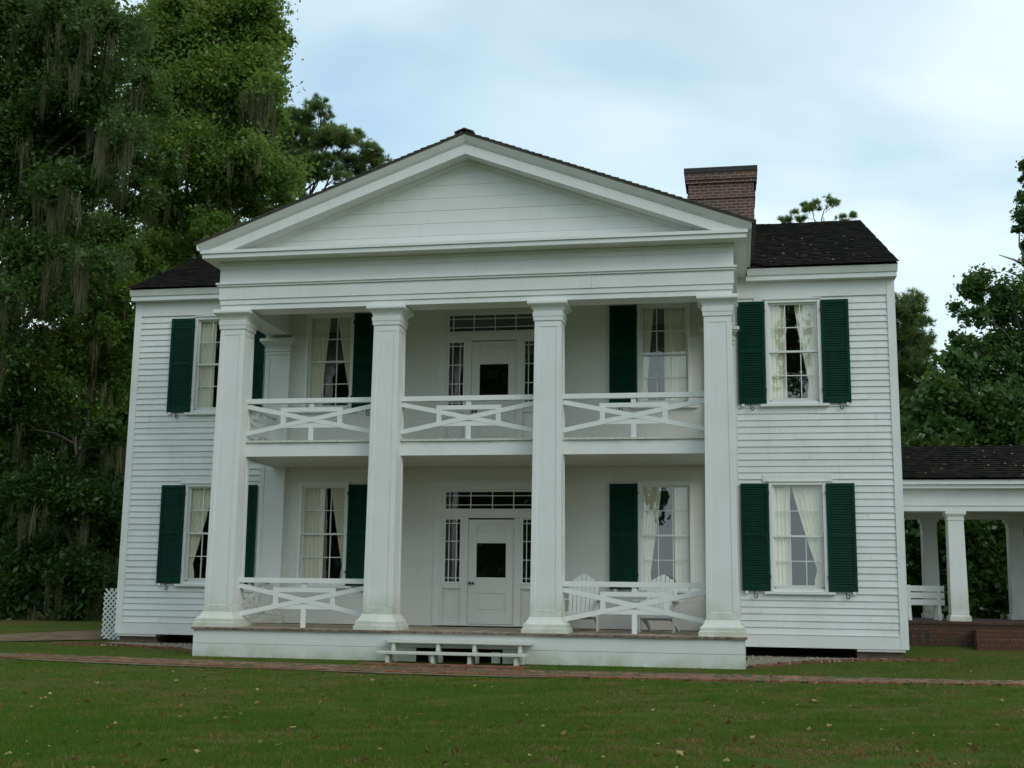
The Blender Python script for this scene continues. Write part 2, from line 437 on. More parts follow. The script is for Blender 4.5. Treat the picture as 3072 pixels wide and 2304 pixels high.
# clapboard siding on the wings
cb = MB()
for sx0, sx1 in ((-8.08, -5.08), (5.08, 8.08)):
    z = 0.521; i = 0
    while z < 7.25:
        z1 = min(z + 0.15, 7.27)
        for (p, q) in split_row(sx0, sx1, z, z1, OPEN):
            cuts = [p, q]
            if q - p > 1.0 and random.random() < .55: cuts = [p, random.uniform(p + .2, q - .2), q]
            for ca, cb_ in zip(cuts[:-1], cuts[1:]):
                j = random.uniform(-.004, .004); dz = random.uniform(-.005, .005)
                yb = -.030 + j; yt = -.004
                dz2 = dz + random.uniform(-.003, .003)
                cb.hexa([(ca + .0015, yb, z + dz), (cb_ - .0015, yb, z + dz2), (cb_ - .0015, 0.012, z + dz2), (ca + .0015, 0.012, z + dz),
                         (ca + .001, yt, z1), (cb_ - .001, yt, z1), (cb_ - .001, 0.012, z1), (ca + .001, 0.012, z1)], random.random() * .8)
        for (a, b_, c_, d_) in OPEN:
            if a < sx0 or b_ > sx1 or not (z1 > c_ + .01 and z < d_ - .01): continue
            f = lambda q: -.030 + .026 * (q - z) / .15
            for (q0, q1) in ((z, min(c_, z1)), (max(d_, z), z1)):
                if q1 - q0 > .004:
                    cb.hexa([(a, f(q0), q0), (b_, f(q0), q0), (b_, .012, q0), (a, .012, q0), (a, f(q1), q1), (b_, f(q1), q1), (b_, .012, q1), (a, .012, q1)], .3)
        z += 0.132
# sides and back, plain courses
for k in range(52):
    z = .521 + .132 * k
    for s_ in (-1, 1):
        xb, xt = s_ * (HW + .022), s_ * (HW + .002)
        x_in = s_ * (HW - .03)
        p = [(x_in, 0.13, z), (xb, 0.13, z), (xb, 8, z), (x_in, 8, z), (x_in, 0.13, z + .15), (xt, 0.13, z + .15), (xt, 8, z + .15), (x_in, 8, z + .15)]
        if s_ < 0: p = [p[1], p[0], p[3], p[2], p[5], p[4], p[7], p[6]]
        cb.hexa(p, random.random() * .8)
for s_ in (-1, 1):   # gable ends
    cb.add([(s_ * 8.2, 0.0, 7.4), (s_ * 8.2, 8, 7.4), (s_ * 7.95, 4, 9.9)], [(0, 1, 2) if s_ > 0 else (2, 1, 0)])
cb.box(-8.2, 8.2, 7.985, 8.06, .27, 7.6)
cb.build('clapboard_siding', SIDING, H)
# porch back wall, flush boards
pw = MB(); z = 0.56
for (a, b_, c_, d_) in OPEN + DOORO:
    if a < -5 or b_ > 5: continue
    zr0 = .56 + .27 * math.floor((c_ - .56) / .27 + 1e-6); zr1 = min(7.3, .56 + .27 * math.ceil((d_ - .56) / .27 - 1e-6))
    if c_ - zr0 > .004: pw.box(a, b_, -.0125, .0, zr0 + .0008, c_, .2)
    if zr1 - d_ > .004: pw.box(a, b_, -.0125, .0, d_, zr1 - .0008, .2)
while z < 7.3:
    z1 = min(z + .27, 7.3)
    for (p, q) in split_row(-5.0, 5.0, z, z1, OPEN + DOORO):
        j = random.uniform(0, .0015)
        pw.box(p, q, -.012 - j, .0, z + .0008, z1 - .0008, random.random() * .4)
    z += .27
for (p, q) in ((-5.08, -5.0), (5.0, 5.08)):
    pw.box(p, q, -.034, .01, .521, 7.27)
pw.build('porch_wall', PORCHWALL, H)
# sheathing behind siding, floors, room backs: closed dark shell
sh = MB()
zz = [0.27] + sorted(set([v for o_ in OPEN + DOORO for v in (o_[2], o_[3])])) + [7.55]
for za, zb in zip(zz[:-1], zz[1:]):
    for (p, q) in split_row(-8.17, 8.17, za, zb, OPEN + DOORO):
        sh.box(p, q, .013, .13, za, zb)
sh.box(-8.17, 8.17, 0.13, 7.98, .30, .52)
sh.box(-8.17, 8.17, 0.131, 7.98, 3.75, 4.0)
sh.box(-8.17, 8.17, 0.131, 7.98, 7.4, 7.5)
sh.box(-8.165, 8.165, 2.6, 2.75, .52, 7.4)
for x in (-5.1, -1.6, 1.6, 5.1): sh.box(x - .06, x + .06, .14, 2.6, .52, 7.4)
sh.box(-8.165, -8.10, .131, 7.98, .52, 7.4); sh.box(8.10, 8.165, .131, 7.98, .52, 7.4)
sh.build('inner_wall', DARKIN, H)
# trim
for s_ in (-1, 1):
    tr = MB()
    xa, xb = sorted((s_ * 8.078, s_ * 8.205))
    tr.box(xa, xb, -.042, .12, .27, 7.6)
    xa, xb = sorted((s_ * 8.205, s_ * 8.235)); tr.box(xa, xb, -.042, .13, .27, 7.6)
    tr.build('corner_board', TRIM, H, bevel=.004)
    xa, xb = sorted((s_ * 5.08, s_ * 8.077)); MB().box(xa, xb, -.036, 0, 7.272, 7.6).build('frieze_board', TRIM, H, bevel=.003)
    fz = MB()
    xa, xb = sorted((s_ * 5.14, s_ * 8.077)); fz.box(xa, xb, -.040, 0, .272, .515); fz.box(xa, xb, -.052, 0, .515, .53)
    fz.build('base_board', TRIM, H, bevel=.003)
    xa, xb = sorted((s_ * 5.55, s_ * 6.91)); MB().box(xa, xb, -.040, 0, 3.505, 3.645).build('head_board', TRIM, H, bevel=.003)
    xa, xb = sorted((s_ * 5.45, s_ * 6.6)); MB().box(xa, xb, -.0365, 0, 7.20, 7.271).build('head_board', TRIM, H, bevel=.003)
    # wing cornice
    wc = MB()
    xa, xb = sorted((s_ * 5.30, s_ * 8.27)); wc.box(xa, xb, -.21, 8.2, 7.60, 7.70)
    xa2, xb2 = sorted((s_ * 5.325, s_ * 8.285))
    wc.prism_x([(-.235, 7.70), (.1, 7.70), (.1, 7.835), (-.29, 7.835)], xa2, xb2)
    xa, xb = sorted((s_ * 5.0, s_ * 5.299)); wc.box(xa, xb, -.03, .1, 7.585, 7.7025)
    wc.build('wing_cornice', TRIM, H, bevel=.004)

# ---- entablature and pediment
en = MB()
def ring(hx, yf, z0, z1, thick=.5):
    cuts = [-hx] + sorted((random.uniform(-3.4, -1.0), random.uniform(.6, 3.2))) + [hx]
    for i in range(3): en.box(cuts[i] + (.0015 if i else 0), cuts[i + 1] - (.0015 if i < 2 else 0), yf + random.uniform(-.0015, .0015), yf + thick, z0, z1, random.random() * .6)
    for s_ in (-1, 1):
        a, c_ = sorted((s_ * hx, s_ * (hx - thick)))
        en.box(a, c_, yf + thick, 0, z0, z1)
ring(5.012, -2.610, 6.73, 6.832)
ring(5.034, -2.632, 6.834, 6.934)
ring(5.054, -2.652, 6.937, 7.192)
def solid(hx, yf, z0, z1): en.box(-hx, hx, yf, 0.0, z0, z1)
solid(5.085, -2.685, 7.194, 7.232) if False else ring(5.085, -2.685, 7.195, 7.235)
ring(5.112, -2.712, 7.235, 7.272)
solid(5.052, -2.650, 7.285, 7.53); solid(5.050, -2.648, 7.533, 7.64)
solid(5.075, -2.672, 7.64, 7.703)
en.box(-4.55, 4.55, -2.15, 0, 7.274, 7.286)
en.build('entablature', TRIM, H, bevel=.003)
co = MB()
co.box(-5.295, 5.295, -3.0, 0.1, 7.703, 7.79)
co.box(-5.325, 5.325, -3.03, 0.1, 7.792, 7.857)
co.build('cornice', TRIM, H, bevel=.004)
MS = 0.370
rk = MB()
for s_ in (-1, 1):
    P = lambda x, z: (s_ * x, z)
    rk.prism_y([P(0.0005, 9.603), P(0.0005, 9.81), P(5.275, 7.858), P(4.716, 7.858)], -2.975, -2.60)
    rk.prism_y([P(0.0005, 9.53), P(0.0005, 9.602), P(4.716, 7.858), P(4.52, 7.858)], -2.66, -2.60)
    rk.prism_y([P(0.0005, 9.812), P(0.0005, 9.835), P(5.345, 7.858), P(5.28, 7.858)], -2.995, -2.60)
    # crown, leaning outwards
    lo = [P(0.0005, 9.835), P(5.345, 7.858)]; hi = [P(0.0005, 9.955), P(5.39, 7.961), P(5.39, 7.86)]
    n = 5
    front = [(s_ * 0.0005, -3.01, 9.835), (s_ * 5.342, -3.01, 7.8585), (s_ * 5.39, -3.06, 7.8585), (s_ * 5.39, -3.085, 7.955), (s_ * 0.0005, -3.085, 9.95)]
    back = [(x, -2.6, z) for x, y, z in front]
    fs = [(0, 1, 2, 3, 4), (9, 8, 7, 6, 5)] + [(i, i + 5, (i + 1) % 5 + 5, (i + 1) % 5) for i in range(5)]
    if s_ < 0: fs = [f[::-1] for f in fs]
    rk.add(front + back, fs)
    # eave crown along the sides
    a = [(5.326, 7.858), (5.39, 7.858), (5.39, 7.955), (5.326, 7.975)]
    xa = [(s_ * x, z) for x, z in a]
    rk.prism_y(xa, -2.6, 0.2)
rk.build('raking_cornice', TRIM, H)
ty = MB()
z = 7.858; hs = [.235, .25, .255, .25, .26, .25, .25, .2]
for i, h in enumerate(hs):
    z1 = min(z + h, 9.60)
    hw0 = (9.60 - z) / MS; hw1 = max(0.02, (9.60 - z1) / MS)
    cuts = sorted(random.uniform(-hw0 * .6, hw0 * .6) for _ in range(1 if i < 5 else 0))
    xsb = [-99] + cuts + [99]
    for a, c_ in zip(xsb[:-1], xsb[1:]):
        p0 = [max(a, -hw0) + .0015, min(c_, hw0) - .0015]; p1 = [max(a, -hw1) + .0015, min(c_, hw1) - .0015]
        if p1[1] <= p1[0]: p1 = [p1[0], p1[0] + .01]
        j = random.uniform(0, .005)
        ty.prism_y([(p0[0], z + .003), (p0[1], z + .003), (p1[1], z1 - .002), (p1[0], z1 - .002)], -2.605 - j, -2.55, random.random() * .6)
    z = z1
    if z >= 9.59: break
ty.build('tympanum', WHITE, H)

# ---- roofs
def shingles(mb, P0, U, V, ulen_fn, vlen, expo=.14, skip=None, thick=.016):
    """P0 eave corner; U along the eave, V up the slope (unit); ulen_fn(v)->(u0,u1)"""
    P0, U, V = Vector(P0), Vector(U), Vector(V); Nn = U.cross(V).normalized()
    v = 0.0
    while v < vlen:
        u0, u1 = ulen_fn(v)
        u = u0 - random.random() * .05
        while u < u1:
            wd = random.uniform(.09, .19)
            ua, ub = max(u, u0), min(u + wd, u1)
            u += wd + .004
            if ub - ua < .02: continue
            if skip and skip((ua + ub) / 2, v): continue
            jb = random.uniform(-.014, .010); l = expo * 1.9
            h0 = thick * 2.1 + random.uniform(0, .007); th = thick * random.uniform(.8, 1.25)
            va = v + jb; vb = min(v + l, vlen + .02)
            p = []
            for (uu, vv, hh) in ((ua, va, h0 - th), (ub, va, h0 - th), (ub, vb, 0.0), (ua, vb, 0.0), (ua, va, h0), (ub, va, h0), (ub, vb, .006), (ua, vb, .006)):
                p.append(tuple(P0 + U * uu + V * vv + Nn * hh))
            mb.hexa(p, random.random() ** 2)
        v += expo
mr = MB()
SL = math.hypot(4.33, 2.21)
V1 = Vector((0, 4.33, 2.21)).normalized()
def main_u(v): 
    k = v / SL
    return (-8.315 + .27 * k, 8.315 - .27 * k)
def main_skip(u, v):
    y = -.33 + V1.y * v; z = 7.84 + V1.z * v
    return abs(u) < 5.6 and z < 10.06 - MS * abs(u) - .12
shingles(mr, (0, -.33, 7.845), (1, 0, 0), V1, main_u, SL, skip=main_skip)
mr.hexa([(-8.29, -.30, 7.836), (8.29, -.30, 7.836), (8.29, 4, 7.836), (-8.29, 4, 7.836), (-8.29, -.30, 7.842), (8.29, -.30, 7.842), (8.02, 4, 10.03), (-8.02, 4, 10.03)])
mr.hexa([(-8.29, 4, 7.836), (8.29, 4, 7.836), (8.29, 8.3, 7.836), (-8.29, 8.3, 7.836), (-8.02, 4, 10.03), (8.02, 4, 10.03), (8.29, 8.3, 7.842), (-8.29, 8.3, 7.842)])
# ridge caps
u = -8.03
while u < 8.0:
    wd = random.uniform(.3, .4); zz_ = 10.07 + random.uniform(0, .02)
    if abs(u) > .4:
        mr.prism_x([(3.8, zz_ - .10), (4.0, zz_), (4.2, zz_ - .10), (4.2, zz_ - .13), (4.0, zz_ - .03), (3.8, zz_ - .13)], u, min(u + wd - .01, 8.05), random.random() ** 2)
    u += wd
mroof = mr.build('roof', SHINGLE, H)
pr = MB()
PSL = math.hypot(5.45, 5.45 * MS)
for s_ in (-1, 1):
    Vp = Vector((-s_ * 1.0, 0, MS)).normalized(); Up = Vector((0, s_ * 1.0, 0))
    P0 = Vector((s_ * 5.45, -3.10, 9.985 - 5.45 * MS))
    def pu(v):
        x = 5.45 - v * abs(Vp.x)
        ye = (2.23 - MS * x) / .51 - .33 + .25
        ye = min(ye, 4.1)
        return (0, ye + 3.10) if s_ > 0 else (-(ye + 3.10), 0)
    shingles(pr, P0, Up, Vp, pu, PSL, thick=.018)
    # deck
    pr.prism_y([(0, 9.957), (0, 9.99), (s_ * 5.44, 9.99 - 5.44 * MS), (s_ * 5.44, 9.957 - 5.44 * MS)], -3.09, -0.2)
y = -3.12
while y < 4.0:
    wd = random.uniform(.28, .36); zz_ = 10.075 + random.uniform(0, .015)
    pr.prism_y([(-.19, zz_ - .075), (0, zz_), (.19, zz_ - .075), (.19, zz_ - .10), (0, zz_ - .025), (-.19, zz_ - .10)], y, y + wd - .01, random.random())
    y += wd
pr.build('portico_roof', SHINGLE_L, H)
# chimney
ch = MB(); cx0, cx1, cy0, cy1 = 4.03, 5.58, 3.55, 4.45
ch.box(cx0, cx1, cy0, cy1, 9.2, 10.62)
ch.box(cx0 - .03, cx1 + .03, cy0 - .03, cy1 + .03, 10.622, 10.70)
ch.box(cx0, cx1, cy0, cy1, 10.702, 11.0)
ch.box(cx0 - .045, cx1 + .045, cy0 - .045, cy1 + .045, 11.002, 11.09)
ch.box(cx0 - .08, cx1 + .07, cy0 - .08, cy1 + .07, 11.092, 11.25)
chim = ch.build('chimney', CHIMB, H)
cc = MB(); cc.box(cx0 - .10, cx1 + .09, cy0 - .10, cy1 + .09, 11.252, 11.385)
cc.build('chimney_cap', CAPM, chim, bevel=.01)

# ---- columns
def column(x):
    root = bpy.data.objects.new('column', None); col.objects.link(root); root.parent = H
    s = MB(); z0, z1 = .835, 6.345; hb, ht = .2835, .2535; d = .009
    s.frus(x, CY, z0, hb - d, z1, ht - d)
    def hw(z): return hb + (ht - hb) * (z - z0) / (z1 - z0)
    st = .098
    for (za, zb) in ((z0, .965), (6.225, z1)):   # rails
        s.frus(x, CY, za, hw(za), zb, hw(zb))
    za, zb = .9652, 6.2248
    for sx in (-1, 1):
        for sy in (-1, 1):
            # corner posts: square prisms of side st at the corners
            p = []
            for z in (za, zb):
                h = hw(z)
                x_o, x_i = x + sx * h, x + sx * (h - st); y_o, y_i = CY + sy * h, CY + sy * (h - st)
                xa, xb = sorted((x_o, x_i)); ya, yb = sorted((y_o, y_i))
                p += [(xa, ya, z), (xb, ya, z), (xb, yb, z), (xa, yb, z)]
            s.hexa(p)
    s.build('shaft', COLM, root, bevel=.006)
    c = MB()
    c.frus(x, CY, 6.346, .2705, 6.425, .276)
    c.frus(x, CY, 6.427, .283, 6.505, .289)
    prof = [(6.507, .270), (6.535, .274), (6.575, .292), (6.61, .322), (6.640, .362)]
    for (za, ha), (zb, hb_) in zip(prof[:-1], prof[1:]): c.frus(x, CY, za, ha, zb, hb_)
    c.frus(x, CY, 6.641, .366, 6.66, .380); c.frus(x, CY, 6.66, .380, 6.69, .380); c.frus(x, CY, 6.69, .380, 6.729, .370)
    c.build('capital', COLM, root)
    b_ = MB()
    b_.frus(x, CY, .549, .42, .632, .416)
    b_.frus(x, CY, .632, .40, .645, .385); b_.frus(x, CY, .645, .388, .70, .388); b_.frus(x, CY, .70, .388, .72, .372)
    prof = [(.7205, .365), (.75, .338), (.79, .312), (.8345, .293)]
    for (za, ha), (zb, hb_) in zip(prof[:-1], prof[1:]): b_.frus(x, CY, za, ha, zb, hb_)
    b_.build('base', BASEM, root)
for x in COLX: column(x)
# pilasters against the wall
for x in (-4.755, 4.755):
    root = bpy.data.objects.new('pilaster', None); col.objects.link(root); root.parent = H
    s = MB(); hp = .28
    def bx(mb, h, dpt, z0, z1): mb.box(x - h, x + h, -.012 - dpt, -.0, z0, z1)
    bx(s, hp - .004, .115, .56, 6.30)
    for (a, c_) in ((-hp, -hp + .095), (hp - .095, hp)): s.box(x + a, x + c_, -.137, -.0, .58, 6.299)
    bx(s, hp - .0955, .125, 6.19, 6.299)
    s.build('shaft', COLM, root, bevel=.004)
    c = MB(); bx(c, .29, .14, 6.302, 6.37); bx(c, .305, .155, 6.372, 6.44); bx(c, .285, .14, 6.442, 6.50); bx(c, .32, .175, 6.50, 6.54); bx(c, .36, .215, 6.54, 6.58); bx(c, .395, .245, 6.58, 6.655)
    c.build('capital', COLM, root, bevel=.012)
    b_ = MB(); bx(b_, .40, .25, .553, .64); bx(b_, .37, .22, .641, .72); bx(b_, .33, .18, .721, .80)
    b_.build('base', BASEM, root, bevel=.012)

# ---- porch floor, skirt, balcony
pf = MB(); x = -5.157
while x < 5.15:
    wd = random.uniform(.075, .09)
    pf.box(x, min(x + wd, 5.157), -2.80 + random.uniform(-.008, .006), -.012, .510 + random.uniform(-.002, .001), .5485 + random.uniform(-.0015, 0.0005), random.random())
    x += wd + .004
pf.build('porch_floor', FLOORW, H)
fe = MB(); x = -5.165
while x < 5.165:
    wd = random.uniform(.3, .9); e = min(x + wd, 5.165)
    fe.box(x, e - .003, -2.826 + random.uniform(-.006, .004), -2.812, .508 + random.uniform(-.004, .003), .545 + random.uniform(-.006, .004))
    x = e
fe.box(5.158, 5.172, -2.81, -.05, .51, .545); fe.box(-5.172, -5.158, -2.81, -.05, .51, .545)
fe.build('porch_floor_edge', FLOOREDGE, H)
sk = MB()
sk.box(-5.13, -.8, -2.775, -2.74, .248, .505); sk.box(-.798, 5.13, -2.774, -2.74, .249, .505)
sk.box(-5.13, -.78, -2.773, -2.74, -.06, .244); sk.box(.83, 5.13, -2.772, -2.74, -.06, .244)
sk.box(-.55, -.30, -2.74, -2.70, -.06, .17); sk.box(.62, .78, -2.74, -2.70, -.06, .2)
for s_ in (-1, 1):
    a, c_ = sorted((s_ * 5.095, s_ * 5.128)); sk.box(a, c_, -2.739, -.05, .248, .505); sk.box(a, c_, -2.739, -.05, -.06, .244)
    a, c_ = sorted((s_ * 5.1285, s_ * 5.14)); sk.box(a, c_, -2.78, -2.70, -.06, .506)
sk.build('porch_skirt', SKIRT, H, bevel=.003)
ba = MB()
bays = [(-4.483, -1.846), (-1.318, 1.318), (1.846, 4.483)]
for (a, c_) in bays:
    ba.box(a - .03, c_ + .03, -2.245, -2.20, 3.838, 4.105)
for s_ in (-1, 1):
    a, c_ = sorted((s_ * 4.72, s_ * 4.76)); ba.box(a, c_, -2.20, -.13, 3.838, 4.105)
balc = ba.build('balcony', TRIM, H, bevel=.003)
bf = MB(); x = -4.50
while x < 4.5:
    wd = random.uniform(.135, .15)
    if not any(abs(x + wd / 2 - cx_) < .27 for cx_ in COLX):
        bf.box(x, x + wd - .007, -2.285 + random.uniform(-.012, .006), -.02, 4.110, 4.152 + random.uniform(-.004, .002), random.random())
    else:
        bf.box(x, x + wd - .003, -2.07, -.02, 4.110, 4.152, random.random())
    x += wd
for s_ in (-1, 1):
    a, c_ = sorted((s_ * 4.51, s_ * 4.79)); bf.box(a, c_, -2.07, -.13, 4.110, 4.152)
bf.build('balcony_floor', OLDWHITE, balc)
bc = MB(); x = -4.71
while x < 4.7:
    bc.box(x, min(x + .148, 4.715), -2.199, -.02, 3.842 + random.uniform(0, .003), 3.865, random.random() * .4); x += .15
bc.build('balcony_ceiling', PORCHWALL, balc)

# ---- railings
def railing(a, c_, zf, zr, y=-2.22):
    o = MB(); m_ = (a + c_) / 2; hl = (c_ - a) / 2; k = hl / 1.3185
    o.box(a - .02, c_ + .02, y - .055, y + .055, zr + .735, zr + .83)
    yb = y - .012
    p = (a - .01, zr + .675); q = (c_ + .01, zr + .135)
    o.bar(p, q, .045, .088, yb)
    o.bar((c_ + .01, zr + .675), (a - .01, zr + .135), .045, .088, yb - .003)
    o.box(m_ - .64 * k, m_ + .64 * k, yb - .0185, yb + .0185, zr + .562, zr + .648)
    o.box(m_ - .66 * k, m_ + .66 * k, yb - .0185, yb + .0185, zr + .242, zr + .332)
    for s_ in (-1, 1):
        o.box(m_ + s_ * .585 * k - .047, m_ + s_ * .585 * k + .047, yb - .021, yb + .021, zr + .30, zr + .575)
    o.box(m_ - .048, m_ + .048, yb - .0195, yb + .0195, zf, zr + .243)
    o.box(m_ - .048, m_ + .048, yb - .0195, yb + .0195, zr + .645, zr + .736)
    return o.build('railing', TRIM, H, bevel=.003)
def side_railing(x, zf, zr):
    o = MB(); a, c_ = -2.06, -.13; m_ = (a + c_) / 2; k = (c_ - a) / 2.637
    o.box(x - .055, x + .055, a - .02, c_ + .02, zr + .735, zr + .83)
    o.bar_x((a, zr + .675), (c_, zr + .135), .045, .088, x); o.bar_x((c_, zr + .675), (a, zr + .135), .045, .088, x - .003)
    o.box(x - .0185, x + .0185, m_ - .64 * k, m_ + .64 * k, zr + .562, zr + .648)
    o.box(x - .0185, x + .0185, m_ - .66 * k, m_ + .66 * k, zr + .242, zr + .332)
    for s_ in (-1, 1): o.box(x - .021, x + .021, m_ + s_ * .585 * k - .047, m_ + s_ * .585 * k + .047, zr + .30, zr + .575)
    o.box(x - .0195, x + .0195, m_ - .048, m_ + .048, zf, zr + .243)
    o.box(x - .0195, x + .0195, m_ - .048, m_ + .048, zr + .645, zr + .736)
    return o.build('railing', TRIM, H, bevel=.003)
for (a, c_) in bays: railing(a, c_, 4.152, 4.155)
railing(-4.465, -1.865, .549, .652); railing(1.865, 4.465, .549, .652)
for x in (-4.76, 4.76):
    side_railing(x, 4.152, 4.155); side_railing(x, .549, .652)

# ---- windows
def curtain(x0, x1, xt, z0, z1, y, ztie, rightside, seed, parent):
    """one curtain panel: full width x0..x1 at the top, drawn towards xt edge at the tie if ztie"""
    r = random.Random(seed); n = 34; rows = 22
    o = MB(); b0 = len(o.v); ph = r.random() * 6; fr = r.uniform(34, 46)
    for j in range(rows + 1):
        z = z1 + (z0 - z1) * j / rows
        if ztie is None: inner = (x0 if rightside else x1); outer = (x1 if rightside else x0)
        else:
            outer = x1 if rightside else x0; full = x0 if rightside else x1
            if z >= ztie: k = ((z1 - z) / (z1 - ztie)) ** 1.15; inner = full + (xt - full) * k
            else: k = (ztie - z) / max(.01, ztie - z0); inner = xt + (full - xt) * .12 * min(1, k * 2)
        for i in range(n + 1):
            u = i / n; xx = outer + (inner - outer) * u
            o.v.append((xx, y + .007 * math.sin(u * fr * .8 + ph + .35 * math.sin(z * 1.1 + ph)) + .003 * math.sin(u * fr * 1.9 + .4 * z), z))
    for j in range(rows):
        for i in range(n):
            a = b0 + j * (n + 1) + i
            f = (a, a + 1, a + n + 2, a + n + 1); o.f.append(f if rightside else f[::-1]); o.t.append(.5)
    return o.build('curtain', CURT, parent, smooth=True)
def hook(mb, x, z, y):
    pts = []
    for i in range(9):
        t_ = i / 8; a = t_ * 1.6 * math.pi
        pts.append((x + .035 - .035 * math.cos(a) * (1 - .4 * t_), y, z - .05 - .045 * math.sin(a) * (1 - .3 * t_)))
    mb.tube([(x, y + .03, z + .05), (x, y, z)] + pts, [.010] * (len(pts) + 2), 6)
def shutter(x0, x1, z0, z1, lbl=None, hookx=None, blkx=None):
    o = MB(); st = .058; y0, y1 = -.078, -.042
    o.box(x0, x0 + st, y0, y1, z0, z1); o.box(x1 - st, x1, y0, y1, z0, z1)
    zm = (z0 + z1) / 2 + .02
    rails = [(z0, z0 + .10), (zm - .035, zm + .035), (z1 - .07, z1)]
    for a, c_ in rails: o.box(x0 + st, x1 - st, y0 + .002, y1, a, c_)
    for (a, c_) in ((z0 + .10, zm - .035), (zm + .035, z1 - .07)):
        n = int((c_ - a) / .048)
        for i in range(n):
            zc = a + (i + .5) * (c_ - a) / n
            o.hexa([(x0 + st, y0 + .006, zc - .024), (x1 - st, y0 + .006, zc - .024), (x1 - st, y0 + .012, zc - .027), (x0 + st, y0 + .012, zc - .027),
                    (x0 + st, y1 - .012, zc + .022), (x1 - st, y1 - .012, zc + .022), (x1 - st, y1 - .006, zc + .019), (x0 + st, y1 - .006, zc + .019)])
        o.box(x0 + st, x1 - st, y1 - .005, y1 - .001, a, c_)
    fade = random.random(); o.t = [min(1, max(0, fade + random.uniform(-.3, .3))) for _ in o.t]
    s_ = o.build('shutter', GREEN, H)
    k = MB()
    hx = hookx
    hook(k, hx, z0 - .045, -.085)
    k.build('shutter_hook', IRON, s_)
    for zz_ in (z0 + .25, z1 - .22):
        inner = x1 if blkx < (x0 + x1) / 2 else x0
        MB().box(inner - .018, inner + .018, -.088, -.05, zz_, zz_ + .06).build('hinge', IRON, s_)
    kb = MB(); kb.box(blkx - .028, blkx + .028, -.085, -.03, z0 - .062, z0 - .004); kb.build('shutter_stop', TRIM, s_, bevel=.008)
    return s_
def window(x, z0, z1, style, seed):
    """z0,z1: casing bottom (sill top) and top"""
    c = MB(); ow = .55; iw = .487
    yf = -.050
    c.box(x - ow, x - iw, yf, .015, z0, z1); c.box(x + iw, x + ow, yf, .015, z0, z1); c.box(x - iw, x + iw, yf + .001, .015, z1 - .062, z1)
    c.box(x - ow - .02, x + ow + .02, yf - .022, .0, z1 + .001, z1 + .026)
    for s_ in (-1, 1):   # reveals
        a, d_ = sorted((x + s_ * .486, x + s_ * .495)); c.box(a, d_, .0151, .12, z0 + .06, z1 - .061)
    win = c.build('window', TRIM, H, bevel=.003)
    si = MB(); si.box(x - .675, x + .675, -.095, .02, z0 - .052, z0 - .001); si.box(x - iw, x + iw, -.02, .11, z0 - .001, z0 + .06)
    si.build('sill', TRIM, win, bevel=.003)
    g0, g1 = z0 + .105, z1 - .075
    zm = (g0 + g1) / 2 - .01
    for (a, d_, yy) in ((zm, g1, .030), (g0, zm, .062)):
        s = MB(); lo = yy - .018; hi = yy + .018
        xl, xr = x - .482, x + .482
        bt = .045 if a > g0 + .1 else .05
        s.box(xl - .003, xl + .038, lo, hi, a - .018, d_ + .018); s.box(xr - .038, xr + .003, lo, hi, a - .018, d_ + .018)
        s.box(xl + .038, xr - .038, lo + .001, hi, d_ - .018 if a == g0 else d_ - .022, d_ + .018)
        s.box(xl + .038, xr - .038, lo + .001, hi, a - .018 - (.03 if a == g0 else 0), a + .02)
        for k in (1, 2):
            xx = xl + .038 + (xr - xl - .076) * k / 3; s.box(xx - .0085, xx + .0085, lo + .003, hi - .004, a + .02, d_ - .018)
        zz_ = (a + d_) / 2; s.box(xl + .038, xr - .038, lo + .004, hi - .003, zz_ - .0085, zz_ + .0085)
        s.build('sash', TRIM, win)
    gl = MB()
    for (a, d_, yy) in ((zm, g1, .036), (g0, zm, .068)):
        gl.add([(x - .45, yy, a), (x + .45, yy, a), (x + .45, yy, d_), (x - .45, yy, d_)], [(0, 1, 2, 3)])
    gl.build('glass', GLASS, win)
    # curtains
    for i, cdef in enumerate(style):
        x0_, x1_, xt, zt_, right = cdef
        curtain(x + x0_, x + x1_, x + xt if xt is not None else None, z0 + .07, z1 - .05, .105 + .022 * i, (z0 + zt_) if zt_ is not None else None, right, seed * 7 + i, win)
    return win
lo, hi = WZ
straightL = (-.49, -.14, None, None, False); tiedR = (-.10, .49, .36, .42, True)
window(6.22, *lo, [straightL, tiedR], 1); window(6.22, *hi, [straightL, (.04, .49, .30, .42, True)], 2)
window(-6.22, *lo, [(-.49, .03, -.36, .42, False), (.1, .49, .36, .42, True)], 3)
window(-6.22, *hi, [(-.49, -.10, None, None, False), (-.02, .49, None, None, True)], 4)
window(-3.615, *lo, [(-.49, -.02, None, None, False), (.10, .49, .40, .42, True)], 5)
window(-3.615, *hi, [(-.49, -.04, -.20, .3, False), (.12, .49, .42, .42, True)], 6)
window(3.615, *lo, [(-.49, -.08, -.32, .30, False), (.17, .49, None, None, True)], 7)
window(3.615, *hi, [(-.49, -.22, -.36, .5, False), (.0, .49, None, None, True)], 8)
for (z0, z1) in WZ:
    za, zb = z0 + .01, z1 - .03
    shutter(5.115, 5.657, za, zb, None, 5.35, 5.20); shutter(6.78, 7.322, za, zb, None, 7.10, 7.25)
    shutter(-7.322, -6.78, za, zb, None, -7.10, -7.25); shutter(-5.657, -5.115, za, zb, None, -5.35, -5.20)
    shutter(-3.06, -2.495, za, zb, None, -2.72, -2.62); shutter(2.49, 3.052, za, zb, None, 2.70, 2.60)

